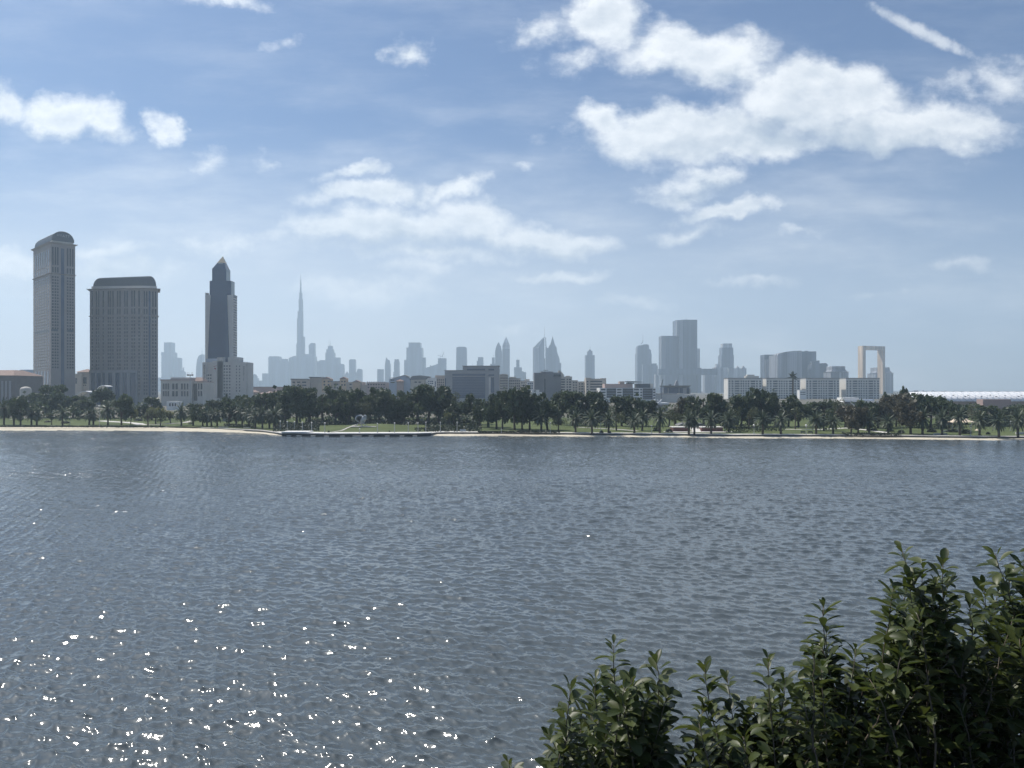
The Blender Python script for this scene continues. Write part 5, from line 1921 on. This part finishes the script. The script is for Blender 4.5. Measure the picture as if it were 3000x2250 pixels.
pb(MB(), 2880, 2962, 1170, Y - 30, 8).build('wall', M['tan_pink'], bld('sports_hall', 'low brown building in front of the white stadium roof', 2925, Y - 30))

# ================================================================== the far skyline
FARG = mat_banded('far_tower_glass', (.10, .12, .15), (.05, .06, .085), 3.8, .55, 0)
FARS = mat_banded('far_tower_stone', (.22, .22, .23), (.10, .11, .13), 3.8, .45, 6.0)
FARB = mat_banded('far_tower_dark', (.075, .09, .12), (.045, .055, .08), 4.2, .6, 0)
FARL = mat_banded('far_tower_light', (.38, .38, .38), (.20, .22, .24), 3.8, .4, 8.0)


def far(label, Y, parts, mat=None, name='skyscraper', depth=1.0, spires=(), extra=()):
    """parts: (x0, x1, top) blocks standing on the ground; spires: (x, foot, tip, width in pixels); extra: outlines"""
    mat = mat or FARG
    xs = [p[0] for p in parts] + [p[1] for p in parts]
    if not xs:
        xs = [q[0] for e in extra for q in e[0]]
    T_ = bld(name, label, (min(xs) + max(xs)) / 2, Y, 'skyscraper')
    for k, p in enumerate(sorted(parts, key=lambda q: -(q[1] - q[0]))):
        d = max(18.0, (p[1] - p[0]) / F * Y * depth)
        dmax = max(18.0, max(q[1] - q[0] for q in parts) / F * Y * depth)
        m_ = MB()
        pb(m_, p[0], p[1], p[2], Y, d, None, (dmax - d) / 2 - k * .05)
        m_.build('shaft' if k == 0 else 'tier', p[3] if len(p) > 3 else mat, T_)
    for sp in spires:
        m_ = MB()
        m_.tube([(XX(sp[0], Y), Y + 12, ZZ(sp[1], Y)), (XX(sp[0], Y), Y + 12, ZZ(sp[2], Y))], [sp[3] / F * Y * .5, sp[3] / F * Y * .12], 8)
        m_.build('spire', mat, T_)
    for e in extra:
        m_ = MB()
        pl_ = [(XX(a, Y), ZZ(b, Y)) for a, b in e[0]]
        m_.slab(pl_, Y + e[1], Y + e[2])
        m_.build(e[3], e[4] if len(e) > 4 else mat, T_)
    return T_


# left of the pyramid tower
far('stepped hazy tower pair right of the broad arched-roof tower', 5300, [(467, 500, 1031), (472.5, 495.5, 1002), (500, 518, 1047.5), (463, 520, 1106)], spires=())
far('low round-topped hazy tower right of the stepped tower pair', 5350, [(518, 537, 1090)], extra=[([(518, 1090), (537, 1090), (535, 1086.5), (530, 1084), (518, 1083.5)], 0, 30, 'curved_top')])
T = far('tower crane in the haze beside the pyramid-topped tower', 5300, [(535.2, 536.4, 1078)], name='tower_crane', extra=[([(530, 1078.6), (540, 1076.6), (540, 1075.8), (530, 1077.8)], 0, 3, 'jib')])
T['category'] = 'crane'
far('curved sail-like hazy tower with a mast, half hidden by the pyramid-topped tower', 5000, [], extra=[([(573, 1112), (593, 1112), (593, 1038), (588.5, 1038.5), (582, 1042), (577.5, 1052), (575, 1068)], 0, 40, 'shaft')], spires=[(589.5, 1039, 1020, 1.2)])
# small cluster
far('small hazy block immediately right of the hotel', 5200, [(722, 732, 1105.5)])
far('small domed hazy tower right of the hotel', 5200, [(735, 753, 1108), (738.5, 750, 1101)], extra=[([(739, 1101.01), (750, 1101.01), (748.5, 1097.5), (744.5, 1095.5), (740.5, 1097.5)], 5, 20, 'dome')], spires=[(744.5, 1096, 1093.5, .8)])
far('low hazy block between the small domed tower and the broad slab', 5250, [(751, 770, 1115)])
far('hazy stepped block in the left part of the downtown cluster', 5350, [(768, 790, 1094)], extra=[([(768, 1115), (772, 1115), (772, 1094), (770.5, 1097), (768.5, 1106)], 0, 20, 'chamfer')])
far('broad hazy slab with a notched top left of the tallest spire', 5400, [(786, 817, 1046), (788, 815.5, 1043.5)])
far('hazy block with a small roof box left of the tallest spire', 5350, [(817, 845, 1058), (823, 838, 1051)])
far('hazy sloping-shouldered block at the left foot of the tallest spire', 5500, [(846, 866, 1048)], extra=[([(848, 1048.01), (866, 1048.01), (866, 1042), (858, 1044)], 0, 60, 'sloped_top')])
# the tallest spire: stepped tube bundle
Y = 5450.0
T = bld('supertall_tower', 'tallest needle-like stepped tower fading into the haze', 877, Y, 'skyscraper')
tiers = [(851, 902, 1049, 60), (865, 890.5, 1040, 60), (865, 890, 1006, 55), (867, 890, 986, 52), (867, 885, 932, 48), (868.7, 884.7, 911, 44), (871.7, 884, 875, 38), (873.2, 882.2, 857, 32), (874.8, 880, 844, 24), (875.6, 879.6, 828, 18), (876.2, 878.9, 819, 12)]
for k, (a, b, yt, d) in enumerate(tiers):
    m_ = MB()
    ax, bx_ = XX(a, Y), XX(b, Y)
    c = (ax + bx_) / 2
    h = (bx_ - ax) / 2
    pl_ = [(c + h * math.cos(t_ * math.pi / 6 + .26), Y + 30 + d * .5 * math.sin(t_ * math.pi / 6 + .26)) for t_ in range(12)]
    sc_ = 1 / math.cos(.26)
    pl_ = [(c + (p[0] - c) * sc_, p[1]) for p in pl_]
    m_.prism(pl_, BZ - .3 if k < 2 else ZZ(tiers[k - 1][2], Y) - 2, ZZ(yt, Y))
    m_.build('shaft' if k == 1 else ('podium' if k == 0 else 'tier'), FARG, T)
m_ = MB()
m_.tube([(XX(877.4, Y), Y + 30, ZZ(820, Y)), (XX(877.4, Y), Y + 30, ZZ(808, Y)), (XX(877.4, Y), Y + 30, ZZ(799, Y))], [2.6, 1.3, .3], 8)
m_.build('spire', FARG, T)
far('hazy block at the right foot of the tallest spire', 5350, [(889, 908, 1037), (886, 920, 1044)])
far('hazy tower with a slanted top right of the tallest spire', 5450, [(904.5, 921, 1012)], extra=[([(904.5, 1012.01), (921, 1012.01), (920.5, 1005), (911, 1005), (907, 1008)], 2, 40, 'slanted_top')])
far('low hazy building between the slanted-top tower and the twin-antenna tower', 5500, [(920, 933, 1062), (923, 929, 1056)])
far('hazy round-shouldered block left of the twin-antenna tower', 5400, [(932, 951, 1058)], extra=[([(932.5, 1058.01), (951, 1058.01), (950, 1055), (936, 1055)], 2, 40, 'top')])
far('hazy stepped tower with two roof antennas', 5400, [(950, 979, 1060), (952.5, 977, 1033), (954.5, 973.8, 1023), (958.5, 971, 1012.5)], spires=[(962.6, 1013, 991.5, 1.1), (966.8, 1013, 991.5, 1.1)])
far('hazy stepped blocks right of the twin-antenna tower', 5350, [(977, 993.5, 1047), (993, 1004, 1066), (976, 1004, 1068)])
far('small pointed hazy tower above the ochre gables', 5300, [(1009, 1021, 1098)], extra=[([(1009.5, 1098.01), (1021, 1098.01), (1020, 1094), (1016, 1088), (1012, 1094)], 2, 20, 'pointed_top')])
far('slim hazy slab with a notched roof above the ochre gables', 5300, [(1022.5, 1040, 1054), (1025, 1039, 1052.5), (1040, 1043.5, 1090)])
far('slim round-topped hazy tower above the ochre gables', 5300, [(1045.5, 1060, 1084)], extra=[([(1046, 1084.01), (1060, 1084.01), (1058.5, 1081), (1053, 1080), (1047.5, 1081)], 2, 22, 'round_top')])
far('short square hazy tower over the purplish brown block', 5000, [(1105, 1122.5, 1081.5)])
far('slim hazy tower with a pointed fin top', 5000, [(1127.5, 1143, 1066)], extra=[([(1128, 1066.01), (1142, 1066.01), (1140, 1055), (1136, 1054), (1134, 1051), (1131, 1047), (1129.5, 1056)], 2, 24, 'fin_top')])
far('slim hazy tower with stepped sides', 5000, [(1152, 1169.5, 1090), (1154, 1169, 1060), (1155, 1167.5, 1052.5)])
far('bulky hazy tower with stepped shoulders, broadest of the centre skyline', 5000, [(1190.5, 1235.5, 1018), (1196, 1230.5, 1003), (1181.5, 1192, 1054), (1234, 1245, 1046.5)])
far('long hazy building with a rising roof right of the bulky tower', 4900, [(1245, 1286, 1078)], extra=[([(1246, 1078.01), (1286, 1078.01), (1283, 1066), (1262, 1073), (1260.5, 1069), (1259, 1074)], 2, 50, 'rising_roof')])
far('hazy unfinished tower with cranes on its roof', 4800, [(1283, 1306.5, 1049.5)], spires=[(1295, 1050, 1022, .8), (1290, 1050, 1036, .8), (1301, 1050, 1036, .8)], extra=[([(1282, 1040), (1295, 1044), (1300, 1030), (1301, 1030.5), (1296, 1045.5), (1282, 1041)], 8, 10, 'crane_jib')])
far('round hazy tower with a flat disc top', 4600, [], extra=[([(1335.5, 1112), (1367.5, 1112), (1366.5, 1018), (1360, 1015.8), (1344, 1015.8), (1337, 1018)], 0, 60, 'shaft')])
far('short notched hazy tower above the blue glass office', 4700, [(1396.5, 1415.5, 1057), (1400, 1415.5, 1046), (1375, 1400, 1071)], spires=[(1384, 1072, 1062, .8)])
far('small hazy spired tower left of the bullet-shaped one', 4500, [(1436, 1450, 1066), (1441, 1449, 1047)], spires=[(1446.5, 1047, 1033, 1)])
far('bullet-shaped hazy tower with a pointed arch top', 4400, [], extra=[([(1450, 1112), (1471.5, 1112), (1470.5, 1030), (1467.5, 1016), (1463, 1006), (1460.5, 1002), (1458, 1006), (1453.5, 1016), (1450.5, 1030)], 0, 42, 'shaft')])
T = far('hazy tower under a tall diamond lattice spire', 4400, [(1471.5, 1493.5, 1022)])
m_ = MB()
Y = 4400.0
xa, xb, ya, yb = XX(1472, Y), XX(1493.5, Y), Y + 1, Y + 42
m_.frustum(xa, xb, ya, yb, ZZ(1022, Y) + .01, xa, xb, ya, yb, ZZ(1011, Y))
m_.pyramid(xa, xb, ya, yb, ZZ(1011, Y) + .01, XX(1482.8, Y), Y + 21, ZZ(985, Y))
m_.build('lattice_crown', FARL, T)
far('small hazy spired tower between the lattice tower and the sail-roofed twins', 4500, [(1506, 1529, 1076), (1512.5, 1522, 1054), (1529, 1535, 1088), (1535, 1541.5, 1090)], spires=[(1517, 1055, 1047, 1)])
far('hazy slab behind the small spired tower', 4700, [(1512, 1541, 1092)])
# sail-roofed twins
FT = 4200
T = far('sail-roofed hazy tower with a tall mast, left one of the triangular twins', FT, [], FARL, extra=[([(1561.5, 1112), (1593, 1112), (1593, 1018), (1561.5, 1019)], 0, 55, 'shaft'), ([(1580, 1112), (1598, 1112), (1597, 1050), (1595, 1050), (1595, 986), (1578, 1017)], -6, 40, 'dark_face', FARG), ([(1562, 1018.9), (1578, 1016.5), (1594.5, 986)], 4, 50, 'sloped_roof', M['glass_pale'])], spires=[(1595.6, 990, 956, 1.6)])
far('pointed stepped hazy tower with sloping right shoulder beside the sail-roofed tower', FT + 100, [], extra=[([(1599, 1112), (1644, 1112), (1644, 1063), (1640, 1063), (1639.5, 1052), (1632, 1031), (1631, 1017), (1628, 1015), (1624.5, 1006), (1622.5, 998), (1619.3, 985), (1616, 998), (1613, 1008), (1608.5, 1015), (1605, 1021), (1601, 1016), (1599.5, 988), (1598.2, 988)], 0, 55, 'shaft')])
far('lone slender hazy tower with a stepped top and needle', 4400, [(1716.5, 1741, 1041.5), (1715.5, 1742.5, 1040.5), (1721.5, 1736.5, 1029.5)], extra=[([(1722, 1029.51), (1736.5, 1029.51), (1733, 1027), (1730.5, 1024), (1729, 1022), (1727.5, 1024), (1725, 1027)], 8, 30, 'dome')], spires=[(1729.2, 1023, 1012.5, 1.2)])
far('hazy tower with a hooked mast and curved shoulders', 4000, [(1867, 1909, 1036)], extra=[([(1867.5, 1036.01), (1908, 1036.01), (1907.5, 1026), (1902, 1021.5), (1901, 1010), (1894, 1008.5), (1886, 1009), (1880, 1011.5), (1871, 1012), (1868, 1018)], 2, 60, 'curved_top'), ([(1877.5, 1009), (1879, 1009), (1885, 1001.5), (1884, 1000.5)], 10, 14, 'hook')], spires=[(1884.5, 1002, 980, 1.3)])
far('hazy blocks right of the hooked-mast tower', 3900, [(1900, 1927, 1070), (1908, 1925, 1064.5), (1884, 1902, 1066)])
far('pale hazy block below the twin dark towers', 3500, [(1920, 1937, 1097)], FARL)
# twin dark towers with the sky bridge
Y = 3300.0
T = bld('twin_towers', 'dark linked twin towers with a long bridge jutting out to the right', 1990, Y, 'skyscraper')
pb(MB(), 1937.5, 1984, 984, Y, 60).build('shaft', FARB, T)
pb(MB(), 1983.5, 2046, 936.5, Y, 70, None, 20).build('shaft', FARB, T)
m_ = MB()
pb(m_, 1937, 1950, 985, Y, 30, None, -3)
pb(m_, 1983, 2000, 938, Y, 22, 985, -3)
pb(m_, 1989, 2000, 985, Y, 22, None, -3.5)
m_.build('light_bay', FARS, T)
pb(MB(), 2000, 2046, 935.3, Y, 60, 936.49, 22).build('parapet', FARB, T)
MB().tube([(XX(2014.5, Y), Y + 30, ZZ(936, Y)), (XX(2015.5, Y), Y + 30, ZZ(932, Y))], 1.2, 5).build('roof_crane', FARB, T)
pb(MB(), 1928, 2099, 1080.5, Y, 40, 1098.5, -14).build('bridge', FARB, T)
pb(MB(), 2044, 2054, 1078, Y, 40, None, -6).build('bridge_core', FARB, T)
far('pale slim hazy tower edge right of the taller twin', 3700, [(2038, 2050.5, 1021)], FARL)
far('pale strip-sided hazy tower under the jutting bridge', 3500, [(2065, 2094, 1097)], FARS)
far('hazy tower with a crown-like pale top', 3600, [(2113.5, 2150, 1040), (2116.5, 2149, 1018), (2119.5, 2146.5, 1006, FARL)])
far('pale hazy low towers with two pointed roofs', 3500, [(2098, 2135, 1076), (2134, 2187, 1079), (2103, 2113, 1066)], FARL, extra=[([(2157, 1079.01), (2167, 1079.01), (2162, 1072)], 2, 20, 'pointed_roof'), ([(2174, 1079.01), (2184, 1079.01), (2179, 1071.5)], 2, 20, 'pointed_roof')])
# cluster above the blocks
far('hazy glass slab with a pale lower panel at the left of the curved cluster', 2700, [(2240, 2279, 1039)], extra=[([(2242, 1110), (2257, 1110), (2256.5, 1053), (2241, 1053)], -4, 0, 'pale_panel', FARL)])
far('broad curved hazy block dotted with small windows, centre of the cluster', 2600, [(2276, 2346, 1040)], FARS, extra=[([(2275.5, 1110), (2347, 1110), (2347, 1028), (2325, 1028), (2300, 1031), (2288, 1034), (2280, 1036), (2276.5, 1041)], -6, 40, 'curved_front', FARS)])
far('hazy block with a pale spine at the right of the curved cluster', 2650, [(2345, 2391.5, 1029.5), (2347, 2354, 1026.5, FARL), (2368, 2373, 1027)])
far('hazy rounded block low at the right of the curved cluster', 2600, [(2380, 2400, 1058)], extra=[([(2375, 1110), (2400, 1110), (2400, 1056), (2392, 1056.5), (2384, 1060), (2378, 1068), (2375.5, 1078)], -3, 30, 'rounded_front')])
far('short hazy block with a sloping roof right of the rounded one', 2600, [(2400, 2425, 1067)], extra=[([(2400, 1067.01), (2424, 1067.01), (2420.5, 1063.5), (2402, 1064.5)], 1, 30, 'roof')])
for lb, dx in (('hazy tower with a wide overhanging cornice left of the golden frame', 0), ('hazy tower with a wide overhanging cornice standing behind the golden frame', 131)):
    dy = 0 if dx == 0 else 3.5
    YT = 2200.0 if dx == 0 else 2950.0
    T = far(lb, YT, [(2434 + dx, 2486 + dx, 1090 + dy), (2440 + dx, 2479 + dx, 1074 + dy), (2441 + dx, 2478.5 + dx, 1072.5 + dy, FARL)], FARS)
    Y = YT
    MB().frustum(XX(2435 + dx, Y), XX(2485 + dx, Y), Y, Y + 45, ZZ(1091 + dy, Y), XX(2432 + dx, Y), XX(2488 + dx, Y), Y - 3, Y + 48, ZZ(1089 + dy, Y)).build('cornice', FARL, T)
    MB().frustum(XX(2436 + dx, Y), XX(2484 + dx, Y), Y + 1, Y + 44, ZZ(1089 + dy, Y) + .01, XX(2441 + dx, Y), XX(2478 + dx, Y), Y + 5, Y + 38, ZZ(1082 + dy, Y)).build('sloped_shoulder', FARS, T)
    pb(MB(), 2458 + dx, 2464 + dx, 1091 + dy, Y, 2, None, -1.5).build('light_strip', FARL, T)

# ---- the golden frame: a rectangle of two legs and a top beam, seen from a little to the left
Y = 2500.0
a_ = R(-23)
T = thing('frame_tower', 'huge golden rectangular frame with an open centre standing behind the pale blocks', 'monument', (XX(2528.5, Y), Y, BZ), None, 1e-9)
T.rotation_euler = (0, 0, R(20))
wf = 93.0
hz_ = ZZ(1013, Y) - BZ
dp = 22.0
leg = 11.0
MB().box(0, leg, 0, dp, -.3, hz_).build('leg', M['frame_gold'], T)
MB().box(wf - leg, wf, 0, dp, -.3, hz_).build('leg', M['frame_gold'], T)
MB().box(leg + .003, wf - leg - .003, .4, dp - .4, hz_ - 12.5, hz_).build('top_beam', M['frame_gold'], T)

# ================================================================== foreground shrubs on the near bank
ENV = [(1590, 2330), (1610, 2150), (1640, 2085), (1680, 2020), (1740, 1995), (1790, 1900), (1850, 1965), (1925, 1945), (1955, 2120), (1985, 2290), (2030, 2250), (2055, 2000), (2130, 1995), (2200, 2070),
       (2250, 1940), (2300, 2015), (2350, 1960), (2400, 1795), (2450, 1885), (2520, 1930), (2570, 1855), (2600, 1710), (2640, 1625), (2700, 1690), (2770, 1665), (2800, 1790), (2840, 1830), (2870, 1740), (2920, 1650), (2960, 1710), (3000, 1650), (3120, 1610)]
TIPS = [(1796, 1888), (1925, 1935), (1672, 2008), (1742, 1990), (1640, 2085), (1850, 1985), (1955, 2035), (2062, 1958), (2130, 1985), (2200, 2062), (2252, 1926), (2195, 2090), (2412, 1775), (2380, 1890), (2510, 1900), (2545, 1930),
        (2641, 1612), (2762, 1650), (2662, 1690), (2604, 1795), (2785, 1700), (2842, 1765), (2915, 1622), (2960, 1680), (2998, 1650), (2880, 1715), (2705, 1850), (2825, 1900), (2950, 1850), (2560, 2000), (2450, 2000), (2350, 2030), (2300, 1990),
        (2700, 1665), (2740, 1700), (2615, 1720), (3030, 1640), (3070, 1600), (1490, 2236), (1610, 2150), (2425, 1850)]
rs = random.Random(11)
fills = []
for _ in range(4000):
    if len(fills) > 430:
        break
    px = rs.uniform(1620, 3110)
    top = interp(ENV, px)
    py = rs.uniform(top + 55, 2420)
    fills.append((px, py))
SHRUBS = [(2005, 'leafy shrub by itself, lowest and leftmost of the foreground shrubs', 1790), (2330, 'foreground shrub with a few upright shoots in the middle of the row', 2150), (2560, 'foreground shrub with one tall leaning shoot before the thicket', 2440),
          (2850, 'tall dense foreground shrub with two high shoot tips side by side', 2700), (9999, 'foreground shrub cut off by the right picture edge', 2960)]
groups = [[[], []] for _ in SHRUBS]


def leaf(mb, base, d, up, L, w, curl, rnd_):
    """an egg-shaped leaf, broadest past the middle, folded along the midrib and curling over"""
    d = d.normalized()
    s = d.cross(up).normalized()
    n_ = s.cross(d).normalized()
    prof_ = [(.0, .06), (.16, .30), (.36, .72), (.58, 1.0), (.78, .90), (.92, .52), (1.0, .06)]
    b0 = len(mb.v)
    p = base.copy()
    prev = 0
    dd = d.copy()
    for (t_, wd_) in prof_:
        dl = (t_ - prev) * L
        prev = t_
        dd = (dd - n_ * curl * (dl / L)).normalized()
        p = p + dd * dl
        nn_ = s.cross(dd).normalized()
        f_ = .22 * w * wd_
        mb.v.append(tuple(p + s * w * wd_ * .5 + nn_ * f_))
        mb.v.append(tuple(p))
        mb.v.append(tuple(p - s * w * wd_ * .5 + nn_ * f_))
    for i in range(len(prof_) - 1):
        for k in range(2):
            a = b0 + i * 3 + k
            mb.f.append((a, a + 3, a + 4, a + 1))


def shoot(tipx, tipy, Y, explicit, st, lv):
    tip = W2(tipx, tipy, Y)
    g_ = next(k for k, s in enumerate(SHRUBS) if tipx < s[0])
    L = rs.uniform(.62, .95) if explicit else rs.uniform(.45, .75)
    bx = XX(SHRUBS[g_][2], Y) * .45 + tip.x * .55
    base = Vector((bx + rs.uniform(-.2, .2) * (1 if explicit else 1.5), Y + rs.uniform(-.15, .2), tip.z - L * (1.05 if explicit else .9)))
    mid = base.lerp(tip, .5) + Vector((rs.uniform(-.05, .05), rs.uniform(-.05, .05), .04))
    pts = []
    for i in range(11):
        t_ = i / 10
        pts.append((base * (1 - t_) ** 2 + mid * 2 * t_ * (1 - t_) + tip * t_ ** 2) + Vector((rs.gauss(0, .004), rs.gauss(0, .004), 0)))
    st.tube(pts, [.0058 - .0040 * i / 10 for i in range(11)], 6)
    nl = int(L / (.0155 if explicit else .0175))
    ph = rs.random() * 6.28
    for k in range(nl):
        t_ = 1 - (k / nl) ** 1.1 * .96
        f_ = t_ * 10
        i = min(9, int(f_))
        p = pts[i].lerp(pts[i + 1], f_ - i)
        ax = (pts[i + 1] - pts[i]).normalized()
        az = ph + k * 2.39996 + rs.gauss(0, .25)
        a = ax.orthogonal().normalized()
        o_ = Matrix.Rotation(az, 3, ax) @ a
        young = max(0.0, 1 - k / 5.0)
        spread_ = rs.uniform(.55, 1.45) * (1 - young * .75) + .12
        d = ax * math.cos(spread_) + o_ * math.sin(spread_)
        d.z -= .10 * rs.random() * (1 - young)
        ll = (.100 + rs.gauss(0, .020)) * (1 - .5 * young) * (1 if k < nl * .8 else .9) * Y / 4.0
        leaf(lv, p + o_ * .006, d, ax, ll, ll * rs.uniform(.40, .54), rs.uniform(-.1, .9), rs)
    return base


bases = [[] for _ in SHRUBS]
stems = [MB() for _ in SHRUBS]
leaves = [MB() for _ in SHRUBS]
for (px, py) in TIPS:
    g_ = next(k for k, s in enumerate(SHRUBS) if px < s[0])
    bases[g_].append(shoot(px, py, rs.uniform(3.7, 4.25), True, stems[g_], leaves[g_]))
for (px, py) in fills:
    g_ = next(k for k, s in enumerate(SHRUBS) if px < s[0])
    bases[g_].append(shoot(px, py, rs.uniform(3.65, 4.9), False, stems[g_], leaves[g_]))
for k, (lim, lb, px) in enumerate(SHRUBS):
    root = Vector((XX(px, 4.3), 4.3, 14.35))
    T = thing('leafy_shrub', lb, 'shrub', root, 'foreground shrubs')
    fork = root + Vector((0, 0, .9))
    stems[k].tube([root - Vector((0, 0, .1)), root + Vector((.02, 0, .5)), fork], [.06, .05, .042], 8)
    for b in bases[k]:
        m1 = fork.lerp(b, .5) + Vector((rs.uniform(-.06, .06), rs.uniform(-.06, .06), -.05))
        stems[k].tube([fork, m1, b], [.016, .010, .0058], 6)
    stems[k].build('stems', M['fg_stem'], T, smooth=True)
    leaves[k].build('foliage', M['fg_leaf'], T, smooth=True)
